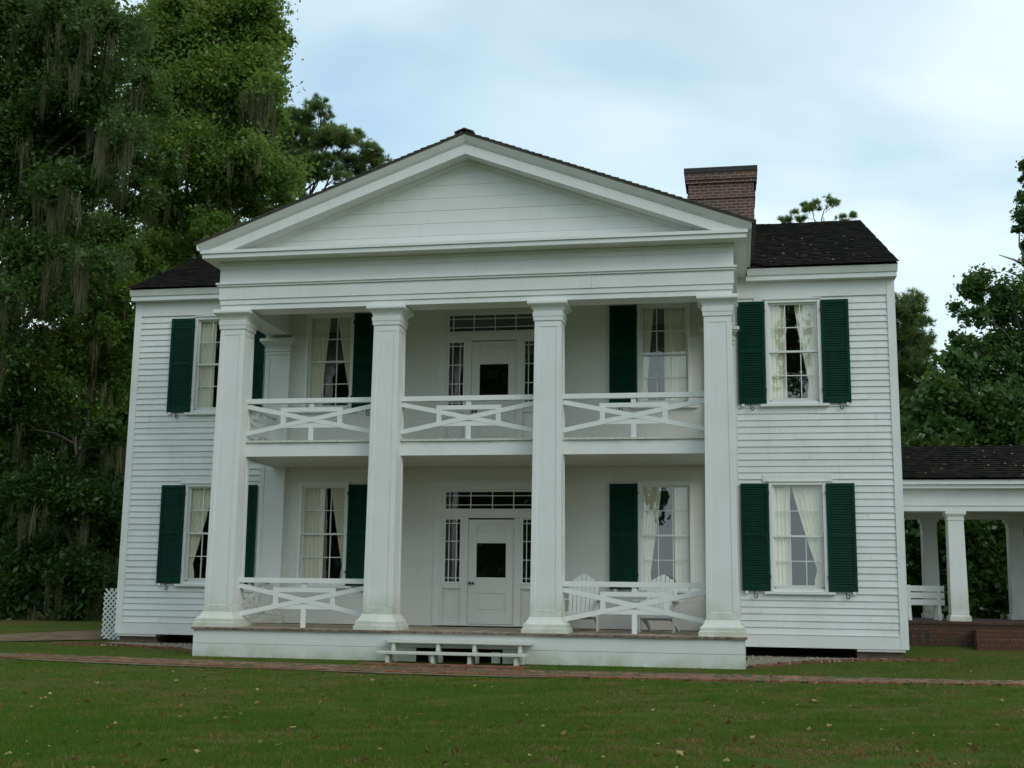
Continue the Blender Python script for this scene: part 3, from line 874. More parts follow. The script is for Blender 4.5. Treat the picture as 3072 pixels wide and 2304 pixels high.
# ---- entrances
def lights(mb, x0, x1, z0, z1, vx, hz, y, w=.016):
    mb.box(x0 - .03, x0, y - .03, y + .03, z0 - .03, z1 + .03); mb.box(x1, x1 + .03, y - .03, y + .03, z0 - .03, z1 + .03)
    mb.box(x0, x1, y - .03, y + .03, z0 - .03, z0); mb.box(x0, x1, y - .03, y + .03, z1, z1 + .03)
    for x in vx: mb.box(x - w / 2, x + w / 2, y - .018, y + .012, z0, z1)
    for z in hz: mb.box(x0, x1, y - .016, y + .010, z - w / 2, z + w / 2)
def entrance(zf, tz0, tz1, sz0, sz1, dtop, upper):
    cx_ = .03
    root = bpy.data.objects.new('entrance', None); col.objects.link(root); root.parent = H
    s = MB(); y = .03
    HWX = 1.06
    top = tz1 + .045
    # frame boards filling the opening
    s.box(cx_ - HWX, cx_ - 1.01, y - .05, y + .06, zf, top); s.box(cx_ + 1.01, cx_ + HWX, y - .05, y + .06, zf, top)
    s.box(cx_ - 1.01, cx_ + 1.01, y - .045, y + .06, tz1 + .031, top)
    s.box(cx_ - 1.01, cx_ + 1.01, y - .052, y + .06, sz1 + .031, tz0 - .031)   # transom bar
    for s_ in (-1, 1):
        a, c_ = sorted((cx_ + s_ * .487, cx_ + s_ * .632)); s.box(a, c_, y - .048, y + .06, zf, sz1 + .030)
        a, c_ = sorted((cx_ + s_ * .633, cx_ + s_ * 1.009)); s.box(a, c_, y - .025, y + .06, zf, sz0 - .032)
        s.box(a, c_, y - .06, y - .026, sz0 - .135, sz0 - .095)
        # raised panel
        b0, b1 = a + .03, c_ - .03; pz0, pz1 = zf + .16, sz0 - .165
        for (p, q, r_, t_) in ((b0, b1, pz0, pz0 + .02), (b0, b1, pz1 - .02, pz1), (b0, b0 + .02, pz0 + .02, pz1 - .02), (b1 - .02, b1, pz0 + .02, pz1 - .02)):
            s.box(p, q, y - .036, y - .026, r_, t_)
    # architrave
    at = tz1 + .21 if not upper else 7.27
    s.box(-1.19, cx_ - HWX, -.035, -.013, zf, at); s.box(cx_ + HWX, 1.25, -.035, -.013, zf, at)
    s.box(cx_ - HWX, cx_ + HWX, -.034, .05, top + .001, at)
    if not upper: s.box(-1.20, 1.26, -.05, -.013, at + .001, at + .03)
    s.box(cx_ - 1.05, cx_ + 1.05, -.09, -.021, zf - .0, zf + .03)
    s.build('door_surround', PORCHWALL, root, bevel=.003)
    tzz = MB()
    lights(tzz, cx_ - .985, cx_ + .985, tz0, tz1, [cx_ - .90, cx_ - .45, cx_ + .01, cx_ + .46, cx_ + .90], [tz0 + .08, tz1 - .082], y)
    tb = tzz.build('transom', TRIM, root)
    g = MB(); g.add([(cx_ - .985, y, tz0), (cx_ + .985, y, tz0), (cx_ + .985, y, tz1), (cx_ - .985, y, tz1)], [(0, 1, 2, 3)]); g.build('glass', GLASS, tb)
    for s_ in (-1, 1):
        sd_ = MB(); a, c_ = sorted((cx_ + s_ * .663, cx_ + s_ * .978))
        hz = [sz0 + .08, sz0 + (sz1 - sz0) * .355, sz0 + (sz1 - sz0) * .65, sz1 - .08]
        lights(sd_, a, c_, sz0, sz1, [a + .078, c_ - .078], hz, y)
        so = sd_.build('sidelight', TRIM, root)
        g = MB(); g.add([(a, y, sz0), (c_, y, sz0), (c_, y, sz1), (a, y, sz1)], [(0, 1, 2, 3)]); g.build('glass', GLASS, so)
    d = MB(); hx = .483; yd = .032
    gb0, gb1 = zf + .98, zf + 1.68
    if upper: gb0, gb1 = zf + 1.08, 6.025
    # stiles and rails with panels
    d.box(cx_ - hx, cx_ - .31, yd - .02, yd + .03, zf + .035, dtop); d.box(cx_ + .31, cx_ + hx, yd - .02, yd + .03, zf + .035, dtop)
    for (a, c_) in ((zf + .035, zf + .27), (zf + .66, gb0), (gb1, gb1 + .21), (dtop - .09, dtop)): d.box(cx_ - .31, cx_ + .31, yd - .02, yd + .03, a, c_)
    d.box(cx_ - .31, cx_ + .31, yd - .006, yd + .02, zf + .27, zf + .66); d.box(cx_ - .25, cx_ + .25, yd - .015, yd - .006, zf + .33, zf + .60)
    d.box(cx_ - .31, cx_ + .31, yd - .006, yd + .02, gb1 + .21, dtop - .09); d.box(cx_ - .25, cx_ + .25, yd - .015, yd - .006, gb1 + .25, dtop - .13)
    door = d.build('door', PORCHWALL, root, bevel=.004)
    # glass pane in the door
    g = MB(); g.add([(cx_ - .31, yd - .008, gb0), (cx_ + .31, yd - .008, gb0), (cx_ + .31, yd - .008, gb1), (cx_ - .31, yd - .008, gb1)], [(0, 1, 2, 3)]); g.build('door_glass', GLASS, door)
    kn = MB()
    for xx in (-.402, -.336):
        for zz_ in ([zf + .86] if not upper else [zf + .86]):
            for i in range(4):
                pass
            kn.tube([(xx, yd - .02, zz_), (xx, yd - .05, zz_), (xx, yd - .055, zz_), (xx, yd - .075, zz_), (xx, yd - .085, zz_)], [.012, .012, .026, .026, .012], 10)
    kn.build('door_knob', IRON, door)
entrance(.575, 2.965, 3.318, 1.46, 2.742, 2.742, False)
entrance(4.152, 6.752, 7.10, 5.12, 6.507, 6.52, True)

# ---- piers and crawl space
for xa, xb, ya, yb in ((7.27, 8.14, .03, .45), (-8.14, -7.28, .03, .45), (-8.14, -7.5, 7.5, 7.9), (7.5, 8.14, 7.5, 7.9)):
    MB().box(xa, xb, ya, yb, -.05, .2695 if ya > 1 else .222).build('pier', PIERB, H)
for xa, xb in ((7.27, 8.17), (-8.17, -7.28)):
    MB().box(xa, xb, -.03, .46, .2235, .269).build('pier_plate', OLDWHITE, H)

# ------------------------------------------------------------------ porch steps (movable wooden steps)
ST = empty('porch_steps', 'peeling white wooden two tread steps set against the porch front', 'steps', (0.03, -3.3, 0))
so = (0.03, -3.3, 0)
def tread(x0, x1, y0, y1, z0, z1):
    o = MB(); r_ = .07
    pl = [(x0 + r_, y0), (x1 - r_, y0)] + [(x1 - r_ + r_ * math.sin(a), y0 + r_ - r_ * math.cos(a)) for a in (R(30), R(60), R(90))] + [(x1, y1), (x0, y1)] + [(x0 + r_ - r_ * math.cos(a), y0 + r_ - r_ * math.sin(a)) for a in (R(0), R(30), R(60))]
    n = len(pl)
    o.add([(x, y, z0) for x, y in pl] + [(x, y, z1) for x, y in pl], [tuple(range(n - 1, -1, -1)), tuple(range(n, 2 * n))] + [(i, (i + 1) % n, (i + 1) % n + n, i + n) for i in range(n)])
    return o.build('tread', OLDWHITE, ST, off=so, bevel=.006)
tread(-1.30, 1.41, -3.10, -2.80, .345, .390)
tread(-1.40, 1.36, -3.40, -3.08, .155, .200)
for i, x in enumerate((-1.13, -.30, .37, 1.20)):
    o = MB(); o.hexa([(x - .035, -3.06, .2005), (x + .035, -3.06, .2005), (x + .035, -2.9, .2005), (x - .035, -2.9, .2005), (x - .030, -3.06, .3445), (x + .030, -3.06, .3445), (x + .030, -2.9, .3445), (x - .030, -2.9, .3445)])
    o.build('support', OLDWHITE, ST, off=so)
    o = MB(); o.box(x - .055, x + .005, -3.36, -3.12, -.02, .1545); o.build('support', OLDWHITE, ST, off=so)
    o = MB(); o.box(x - .01, x + .045, -2.95, -2.83, -.02, .1995); o.build('support', OLDWHITE, ST, off=so)

# ------------------------------------------------------------------ adirondack chairs
def adirondack(label, loc, rz):
    A = empty('adirondack_chair', label, 'chair', loc, rz, 'white slat back chairs on the porch')
    o = MB()
    for i in range(6):   # seat slats
        y0 = -.30 + i * .088; z = .365 - i * .022
        o.box(-.29, .29, y0, y0 + .078, z - .02, z)
    o.box(-.30, .30, -.325, -.302, .27, .36)
    o.build('seat', TRIM, A, bevel=.004)
    o = MB(); tops = [.93, 1.03, 1.085, 1.105, 1.085, 1.03, .93]
    for i, tz in enumerate(tops):
        xb = -.243 + i * .081; xt = xb * 1.08; h = .036
        y0, z0 = .17, .22; d_ = Vector((0, .40, .88)).normalized()
        L_ = (tz - z0) / d_.z
        p0 = Vector((0, y0, z0)); p1 = p0 + d_ * L_
        sl = .025 * (1 if i < 3 else -1) if i != 3 else 0
        nn = Vector((0, d_.z, -d_.y)) * .018
        def q(x, p): return (x, p.y, p.z)
        pa, pb_ = p0, p0 + nn
        zl, zr_ = p1 - d_ * max(0, sl), p1 - d_ * max(0, -sl)
        # left/right top corners so the fan steps follow an arc
        tl = p1 - d_ * (.045 if i < 3 else .010 if i == 3 else 0); tr_ = p1 - d_ * (0 if i < 3 else .010 if i == 3 else .045)
        o.add([(xb - h, p0.y, p0.z), (xb + h, p0.y, p0.z), (xt + h + .002, tr_.y, tr_.z), (xt - h - .002, tl.y, tl.z),
               (xb - h, p0.y + nn.y, p0.z + nn.z), (xb + h, p0.y + nn.y, p0.z + nn.z), (xt + h + .002, tr_.y + nn.y, tr_.z + nn.z), (xt - h - .002, tl.y + nn.y, tl.z + nn.z)],
              [(0, 1, 2, 3), (7, 6, 5, 4), (0, 4, 5, 1), (1, 5, 6, 2), (2, 6, 7, 3), (3, 7, 4, 0)], random.random() * .6)
    o.box(-.33, .33, .352, .39, .52, .58)
    o.box(-.28, .28, .235, .26, .30, .37)
    o.build('backrest', TRIM, A, bevel=.003)
    for s_ in (-1, 1):
        o = MB(); a, c_ = sorted((s_ * .29, s_ * .425))
        o.hexa([(a, -.40, .582), (c_, -.40, .582), (c_, .38, .582), (a, .38, .582), (a, -.40, .604), (c_, -.40, .604), (c_ - .02, .38, .604), (a, .38, .604)])
        o.build('armrest', TRIM, A, bevel=.004)
        o = MB(); a, c_ = sorted((s_ * .305, s_ * .345)); o.box(a, c_, -.31, -.20, 0, .58)
        o.hexa([(a, -.26, .44), (c_, -.26, .44), (c_, -.22, .44), (a, -.22, .44), (a + s_ * .0, -.30, .581), (c_ + s_ * .06, -.30, .581), (c_ + s_ * .06, -.21, .581), (a, -.21, .581)])
        o.build('leg', TRIM, A)
        o = MB(); a, c_ = sorted((s_ * .255, s_ * .29))
        o.prism_x([(-.30, .25), (-.30, .34), (.18, .24), (.72, .02), (.72, 0), (.60, 0), (.16, .14)], a, c_)
        o.build('leg', TRIM, A)
    return A
adirondack('white slat back porch chair on the left, half hidden behind the third column', (2.04, -.98, .549), R(2))
adirondack('white slat back porch chair on the right, in front of the porch window', (3.53, -1.02, .549), R(-6))

# ------------------------------------------------------------------ breezeway
BZ = empty('covered_walkway', 'white columned open walkway with dark shingle roof joining the right side of the house', 'walkway', (9.7, 3.0, .26))
bo = (9.7, 3.0, .26)
XB0, XB1 = 8.26, 19.0
def bb(mb, name, mat, bevel=0): return mb.build(name, mat, BZ, off=bo, bevel=bevel)
o = MB(); o.box(XB0, XB1, 2.72, 6.5, .10, .70); o.box(XB0, XB1, 2.70, 6.52, .70, .765); bb(o, 'brick_floor', DARKB)
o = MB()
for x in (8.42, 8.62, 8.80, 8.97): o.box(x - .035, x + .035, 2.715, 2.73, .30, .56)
bb(o, 'vent', IRON)  # solid black bars: the dark inside the open slots is put into the colour
o = MB(); o.box(9.9, 13.2, 2.38, 2.70, .1, .60); o.box(9.85, 13.25, 2.06, 2.379, .1, .43); bb(o, 'brick_steps', STEPB)
for yc_ in (3.22, 6.1):
    for k in range(5):
        x = 9.72 + 1.97 * k
        if yc_ > 5: x = 9.60 + 1.97 * k
        root = bpy.data.objects.new('column', None); col.objects.link(root); root.parent = BZ
        o = MB(); o.frus(x, yc_, .90, .185, 2.92, .165); o.build('shaft', COLM, root, off=bo, bevel=.006)
        o = MB(); o.frus(x, yc_, .766, .225, .87, .222); o.frus(x, yc_, .87, .205, .899, .19); o.build('base', COLM, root, off=bo)
        o = MB(); o.frus(x, yc_, 2.921, .175, 2.96, .178); o.frus(x, yc_, 2.962, .165, 3.0, .17); o.frus(x, yc_, 3.0, .17, 3.06, .21); o.frus(x, yc_, 3.06, .215, 3.119, .215); o.build('capital', COLM, root, off=bo)
o = MB()
for (ya, yb) in ((3.02, 3.42), (5.9, 6.3)):
    o.box(XB0, XB1, ya, yb, 3.12, 3.235); o.box(XB0, XB1, ya - .02, yb + .02, 3.236, 3.265); o.box(XB0, XB1, ya - .005, yb + .005, 3.266, 3.60)
o.box(XB0, XB1, 3.42, 5.9, 3.22, 3.25)
o.box(XB0, XB1, 2.80, 6.5, 3.60, 3.68); o.box(XB0, XB1, 2.74, 6.56, 3.682, 3.785)
bb(o, 'entablature', TRIM, .003)
o = MB(); s1 = Vector((0, 2.0, .93)).normalized()
shingles(o, (XB0, 2.68, 3.80), (1, 0, 0), s1, lambda v: (0, XB1 - XB0), 2.2, expo=.14)
o.prism_x([(2.70, 3.786), (6.62, 3.786), (4.66, 4.71)], XB0, XB1)
bb(o, 'roof', SHINGLE)
# bench
BE = empty('bench', 'white wooden slat bench seen from behind under the walkway roof', 'bench', (8.93, 3.75, .765))
bo2 = (8.93, 3.75, .765)
x0, x1 = 8.35, 9.50
o = MB()
for (za, zb) in ((1.09, 1.215), (1.24, 1.365), (1.39, 1.515)): o.box(x0, x1, 3.602, 3.63, za, zb)
o.build('backrest', TRIM, BE, off=bo2, bevel=.003)
o = MB()
for i in range(4): o.box(x0, x1, 3.68 + i * .11, 3.775 + i * .11, 1.155, 1.18)
o.build('seat', TRIM, BE, off=bo2)
for x in (8.75, 9.38):
    o = MB(); o.box(x - .035, x + .035, 3.575, 3.60, 1.0, 1.53); o.hexa([(x - .035, 3.50, .766), (x + .035, 3.50, .766), (x + .035, 3.58, .766), (x - .035, 3.58, .766), (x - .035, 3.632, 1.2), (x + .035, 3.632, 1.2), (x + .035, 3.70, 1.2), (x - .035, 3.70, 1.2)])
    o.build('leg', TRIM, BE, off=bo2)
    o = MB(); o.hexa([(x - .035, 4.12, .766), (x + .035, 4.12, .766), (x + .035, 4.2, .766), (x - .035, 4.2, .766), (x - .035, 4.0, 1.154), (x + .035, 4.0, 1.154), (x + .035, 4.1, 1.154), (x - .035, 4.1, 1.154)])
    o.build('leg', TRIM, BE, off=bo2)
    o = MB(); o.box(x - .03, x + .03, 3.64, 4.1, 1.10, 1.15); o.build('brace', TRIM, BE, off=bo2)

# ------------------------------------------------------------------ lattice panel
lt = MB(); lx0, lx1, lz0, lz1, ly = -8.95, -8.26, .06, 1.22, .72
def clip(p, q):
    pts = []
    (x0_, z0_), (x1_, z1_) = p, q
    t0, t1 = 0.0, 1.0
    for dlt, lo_, hi_, s0 in ((x1_ - x0_, lx0, lx1, x0_), (z1_ - z0_, lz0, lz1, z0_)):
        if abs(dlt) < 1e-9: continue
        a, b_ = (lo_ - s0) / dlt, (hi_ - s0) / dlt
        if a > b_: a, b_ = b_, a
        t0, t1 = max(t0, a), min(t1, b_)
    if t1 - t0 < .02: return None
    f = lambda t_: (x0_ + (x1_ - x0_) * t_, z0_ + (z1_ - z0_) * t_)
    return f(t0), f(t1)
for i in range(-14, 22):
    c_ = i * .118
    for sgn, yy in ((1, ly), (-1, ly + .012)):
        r_ = clip((lx0 - 3, lz0 + c_ - 3 * sgn), (lx0 + 4, lz0 + c_ + 4 * sgn))
        if r_: lt.bar(r_[0], r_[1], .010, .036, yy)
lo_ = lt.build('lattice_panel', TRIM)
tag(lo_, 'white diagonal lattice panel standing at the left corner of the house', 'lattice')

# ------------------------------------------------------------------ brick path and ground details
def pathy(x): return -5.95 + .0145 * (x - 1.5) ** 2 + (.02 * (x - 1.5) ** 2 * 0)
def pathw(x):
    return 1.55 if -5 < x < 5 else max(.95, 1.55 - .14 * (abs(x) - 5))
m, t, b = newmat('path_brick')
tn = attr_tint(t)
rpn = N(t, 'ShaderNodeValToRGB'); e = rpn.color_ramp.elements
e[0].color = (0.17, 0.048, 0.020, 1); e[1].color = (0.27, 0.165, 0.095, 1); k_ = e.new(.5); k_.color = (0.24, 0.09, 0.038, 1)
t.links.new(tn, rpn.inputs[0])
c = mixc(t, mul(t, ramp(t, noise(t, 1.6, 5, .65), .42, .66), .65), rpn.outputs[0], (0.09, 0.062, 0.022))
c = mixc(t, mul(t, ramp(t, noise(t, 9, 4, .6), .55, .75), .5), c, (0.035, 0.055, 0.012))
t.links.new(c, b.inputs['Base Color']); b.inputs['Roughness'].default_value = .85
bump(t, b, noise(t, 30, 4, .6), .4, .006)
pm = MB()
x = -16.0
while x < 16:
    yf = pathy(x); wd = pathw(x)
    sl = .029 * (x - 1.5)
    n = int(wd / .222)
    for r_ in range(n):
        if random.random() < (.10 if r_ == 0 else .24): continue
        if r_ == n - 1 and random.random() < .5: continue
        ya = yf + r_ * .222 + (.0 if r_ == 0 else random.uniform(-.012, .012)); hgt = .024 + random.uniform(-.006, .006) + (.006 if r_ == 0 else 0)
        xo = random.uniform(-.006, .006) + (.05 if r_ % 2 else 0)
        pm.hexa([(x + xo, ya, -.05), (x + xo + .098, ya + sl * .1, -.05), (x + xo + .098, ya + .21 + sl * .1, -.05), (x + xo, ya + .21, -.05),
                 (x + xo, ya, hgt), (x + xo + .098, ya + sl * .1, hgt + random.uniform(-.004, .004)), (x + xo + .098, ya + .21 + sl * .1, hgt), (x + xo, ya + .21, hgt)],
                min(1, max(0, random.gauss(.35 if (r_ == 0 or abs(x) < 1.6) else .68, .2))))
    x += .108
# landing bricks at the steps
for i in range(27):
    for r_ in range(3):
        x = -1.42 + i * .108; ya = -4.35 + r_ * .222
        if random.random() < .12: continue
        pm.box(x, x + .098, ya, ya + .21, -.05, .03 + random.uniform(-.008, .006), max(0, random.gauss(.25, .15)))
tag(pm.build('path', m), kind='structure')
mG, t, b = newmat('path_bed')
c = mixc(t, ramp(t, noise(t, 12, 5, .7), .4, .65), (0.06, 0.048, 0.018), (0.17, 0.12, 0.065))
c = mixc(t, ramp(t, noise(t, 1.1, 4, .6), .45, .62), c, (0.04, 0.065, 0.015))
t.links.new(c, b.inputs['Base Color']); b.inputs['Roughness'].default_value = .95; bump(t, b, noise(t, 40, 4, .7), .6, .01)
pbd = MB(); prev = None
for i in range(65):
    x = -16 + .5 * i; yf = pathy(x); 
    a = (x, yf + .02, .018); c_ = (x, yf + pathw(x) - .05, .018); d_ = (x, yf + pathw(x) * .5, .021)
    if prev: pbd.add([prev[0], a, d_, prev[2]], [(0, 1, 2, 3)]); pbd.add([prev[2], d_, c_, prev[1]], [(0, 1, 2, 3)])
    prev = (a, c_, d_)
tag(pbd.build('path_bed', mG), kind='structure')
GRAV = flat_mat('pale_gravel', (0.14, 0.12, 0.09), (0.36, 0.32, 0.26), 22, .95, .02)
SANDM = flat_mat('sandy_edge', (0.09, 0.072, 0.038), (0.20, 0.155, 0.095), 5, .95, .01)
gs = MB(); prev = None
for i in range(34):
    x = -7.5 + .3 * i; w_ = .20 * max(0.0, min(1, math.sin((x + 7.5) * .9) * .6 + .75)) * (1 if x < 1.8 else .3)
    a = (x, pathy(x) - .03 - w_ - random.uniform(0, .04), .017); c_ = (x, pathy(x) - .012, .02)
    if prev: gs.add([prev[0], a, c_, prev[1]], [(0, 1, 2, 3)])
    prev = (a, c_)
tag(gs.build('path_edge', SANDM), kind='structure')
# diagonal side path at the left
dp = MB(); A0, A1, B0, B1 = Vector((-9.35, -2.75)), Vector((-12.2, -1.4)), Vector((-9.3, .55)), Vector((-10.6, 2.6))
sidep = [((-13.6, -3.3), (-15.0, -1.4)), ((-11.4, -1.3), (-12.4, .2)), ((-10.0, -.2), (-11.2, 1.5)), ((-8.95, .55), (-9.8, 2.3)), ((-8.4, 1.0), (-8.6, 2.8))]
for (p, q), (p2, q2) in zip(sidep[:-1], sidep[1:]):
    zf_ = lambda v: gz(*v) + .022
    dp.add([(*p, zf_(p)), (*p2, zf_(p2)), (*q2, zf_(q2)), (*q, zf_(q))], [(0, 1, 2, 3)])
PATHD = flat_mat('worn_brick_path', (0.085, 0.055, 0.022), (0.19, 0.12, 0.06), 3, .95, .01)
tag(dp.build('side_path', PATHD), kind='structure')
gb = MB()
def patch(poly, dz=.016):
    cxp = sum(p[0] for p in poly) / len(poly); cyp = sum(p[1] for p in poly) / len(poly)
    n = len(poly)
    ring_ = []
    for i in range(n):
        p, q = poly[i], poly[(i + 1) % n]
        for k in range(6):
            s_ = k / 6; ring_.append((p[0] + (q[0] - p[0]) * s_ + random.uniform(-.05, .05), p[1] + (q[1] - p[1]) * s_ + random.uniform(-.05, .05)))
    vs = [(cxp, cyp, gz(cxp, cyp) + dz)] + [(x, y, gz(x, y) + dz) for x, y in ring_]
    k = len(ring_)
    gb.add(vs, [(0, 1 + i, 1 + (i + 1) % k) for i in range(k)])
patch([(5.15, -2.35), (5.9, -1.25), (6.6, -.75), (7.4, -.45), (8.3, -.1), (8.2, .25), (5.15, .25)])
patch([(-5.15, -1.9), (-5.15, .2), (-8.2, .25), (-8.4, -.3), (-7.2, -.7), (-6.2, -1.0)])
tag(gb.build('gravel_bed', GRAV), kind='structure')
# loose stones on the gravel bed
st = MB()
for i in range(420):
    if i % 2: x = 5.2 + random.random() ** 1.3 * 2.6; y = -2.0 * (1 - (x - 5.2) / 2.6) * random.random() - .1
    else: x = -5.2 - random.random() * 2.8; y = -.2 - random.random() * .8
    r_ = random.uniform(.012, .03); z = gz(x, y) + .016
    st.hexa([(x - r_, y - r_, z - .01), (x + r_, y - r_ * .7, z - .01), (x + r_ * .9, y + r_, z - .01), (x - r_, y + r_ * .8, z - .01),
             (x - r_ * .5, y - r_ * .6, z + r_), (x + r_ * .6, y - r_ * .4, z + r_ * .8), (x + r_ * .4, y + r_ * .5, z + r_), (x - r_ * .6, y + r_ * .4, z + r_ * .7)], random.random())
tag(st.build('gravel', GRAV), 'pale loose gravel lying below the two wings of the house', 'gravel', kind='stuff')
EDGB = flat_mat('edging_brick', (0.11, 0.040, 0.022), (0.19, 0.08, 0.045), 6, .9, .008)
def edging(pts, label, dark=False):
    o = MB()
    for (p, q) in zip(pts[:-1], pts[1:]):
        P_, Q_ = Vector(p), Vector(q); n = max(1, int((Q_ - P_).length / .215)); d_ = (Q_ - P_) / n; nn = Vector((-d_.y, d_.x)).normalized() * .05
        for i in range(n):
            a = P_ + d_ * (i + .03); c_ = P_ + d_ * (i + .97); j = random.uniform(-.012, .012)
            v = [a - nn, c_ - nn, c_ + nn, a + nn]; z = gz(a.x, a.y)
            o.hexa([(w_.x, w_.y + j, z - .05) for w_ in v] + [(w_.x, w_.y + j, z + .045 + random.uniform(-.012, .012)) for w_ in v], random.random())
    return tag(o.build('brick_edging', EDGB), label, 'edging')
edging([(5.22, -2.4), (6.0, -1.35), (6.9, -.65), (7.9, -.28), (9.1, .02)], 'row of low red edging bricks around the gravel under the right wing')
edging([(-9.1, -1.0), (-8.0, -.8), (-7.0, -1.05), (-6.2, -1.35), (-5.3, -2.05)], 'row of low red edging bricks around the gravel under the left wing')

# ------------------------------------------------------------------ lawn grass
def grass(n):
    d = 1 / (rng.random(n) * (1 / 8.6 - 1 / 21) + 1 / 21)     # more blades near the camera
    ang = rng.uniform(-.46, .46, n) + YAW
    X = 5.007 - np.sin(ang) * d / np.cos(ang - YAW); Y_ = -24.632 + np.cos(ang) * d / np.cos(ang - YAW)
    keep = (Y_ < -5.98 + .0145 * (X - 1.5) ** 2 + rng.normal(0, .05, n))
    X2 = rng.uniform(-13, 12, n // 5); Y2 = rng.uniform(-6.0, .9, n // 5)
    pw_ = np.where(np.abs(X2) < 5, 1.55, np.maximum(.95, 1.55 - .14 * (np.abs(X2) - 5)))
    kp = rng.uniform(-.10, .22, len(X2)) ** 1
    pw_ = pw_ - np.clip(kp, -.1, .3) - .12
    k2 = (Y2 > -5.97 + .0145 * (X2 - 1.5) ** 2 + pw_) & ~((np.abs(X2) < 5.2) & (Y2 > -2.85)) & ~((np.abs(X2) < 8.3) & (Y2 > -.05)) & ~((np.abs(X2 - .03) < 1.5) & (Y2 > -3.75)) 
    og = (np.sin(X2 * 1.7 + 2 * np.sin(Y2 * 2.1)) + np.sin(X2 * 4.3 + Y2 * 3) + .5 * np.clip(np.abs(X2) - 3, 0, 3) > .7) & (np.abs(X2 - .03) > 1.7) & (rng.random(len(X2)) < .55) & (Y2 < -3.5)
    k2 = k2 | og
    bare = (np.abs(X2) > 5.1) & (Y2 > -2.1 + 1.8 * (np.abs(X2) - 5.1) / 3) & (np.abs(X2) < 8.4)
    k2 &= ~(bare & (rng.random(len(X2)) < .93))
    k2 &= ~((X2 < -8.6) & (Y2 > .9 * (X2 + 8.95) * -1 + .3 - 1.9) & (X2 > -14) & (Y2 > -3.4 + 1.1 * (X2 + 13.6) * .8 - .3))
    X = np.concatenate([X[keep], X2[k2]]); Y_ = np.concatenate([Y_[keep], Y2[k2]])
    n = len(X)
    z = np.array([gz(a, b_) for a, b_ in zip(X, Y_)]) - .004
    pat = np.zeros(n)
    for k in range(22):
        th = rng.uniform(0, 6.28); fq = .5 * 26 ** rng.random(); pat += np.sin((X * np.cos(th) * .7 + Y_ * np.sin(th)) * fq + rng.uniform(0, 6.28) + 1.3 * np.sin(X * rng.uniform(.3, 1) + Y_ * rng.uniform(.3, 1))) / 3.2
    keepp = rng.random(n) < np.clip(.92 + .28 * pat, .3, 1); hgt = rng.uniform(.016, .040, n) * np.clip(1 + .25 * pat, .4, 1.8) * keepp; wd = rng.uniform(.004, .008, n)
    a = rng.uniform(0, 2 * np.pi, n); ln = rng.uniform(.01, .045, n); la = rng.uniform(0, 2 * np.pi, n)
    v = np.empty((n, 3, 3), dtype=np.float32)
    v[:, 0] = np.stack([X - np.cos(a) * wd, Y_ - np.sin(a) * wd, z], 1); v[:, 1] = np.stack([X + np.cos(a) * wd, Y_ + np.sin(a) * wd, z], 1)
    v[:, 2] = np.stack([X + np.cos(la) * ln, Y_ + np.sin(la) * ln, z + hgt], 1)
    tint = np.clip(rng.normal(.38, .22, n) - .17 * pat + (rng.random(n) < .09 + .16 * np.clip(-pat - .3, 0, 2)) * .45, 0, 1)
    tag(np_mesh('grass', v.reshape(-1, 3), 3, tint, GRASS), 'short green and brown grass of the front lawn', 'grass', kind='stuff')
grass(420000)
wv = []; wt = []
for i in range(900):
    d = 1 / (random.random() * (1 / 8.7 - 1 / 20) + 1 / 20); a = random.uniform(-.45, .45) + YAW
    x = 5.007 - math.sin(a) * d / math.cos(a - YAW); y = -24.632 + math.cos(a) * d / math.cos(a - YAW)
    if y > -6.1: continue
    tt = random.choice((.05, .1, .2, .3, .95)); rr_ = random.uniform(.02, .09)
    for k in range(int(14 + rr_ * 260)):
        ax, ay = random.gauss(0, rr_), random.gauss(0, rr_); h_ = random.uniform(.02, .06); aa = random.uniform(0, 6.28); w2 = random.uniform(.004, .011)
        bx_, by_ = x + ax, y + ay; lx, ly_ = random.gauss(0, .02), random.gauss(0, .02)
        wv += [(bx_ - math.cos(aa) * w2, by_ - math.sin(aa) * w2, 0), (bx_ + math.cos(aa) * w2, by_ + math.sin(aa) * w2, 0), (bx_ + lx, by_ + ly_, h_)]
        wt.append(min(1, max(0, tt + random.gauss(0, .08))))
tag(np_mesh('weeds', np.array(wv), 3, wt, GRASS), 'small weed tufts and dead grass clumps in the lawn', 'weeds', kind='stuff')
# fallen leaves, on the lawn and the roofs
lv = []; lt_ = []
def leaf_on(x, y, z, s, nrm, tint):
    nrm = Vector(nrm).normalized(); a = random.uniform(0, 6.28)
    t1 = nrm.cross(Vector((math.cos(a), math.sin(a), .2))).normalized(); t2 = nrm.cross(t1)
    c0 = Vector((x, y, z)); asp = random.uniform(.5, .9); curl = nrm * s * random.uniform(.05, .35)
    for p in (c0 - t1 * s, c0 + t2 * s * asp + curl, c0 + t1 * s * .9, c0 - t2 * s * asp + curl): lv.append(tuple(p))
    lt_.append(tint)
    t3 = (t1 * math.cos(1.1) + t2 * math.sin(1.1)); t4 = nrm.cross(t3); c1 = c0 + nrm * .002
    for p in (c1 - t3 * s * .8, c1 + t4 * s * asp * .7 + curl * .6, c1 + t3 * s * .85 + curl, c1 - t4 * s * asp * .6): lv.append(tuple(p))
    lt_.append(tint)
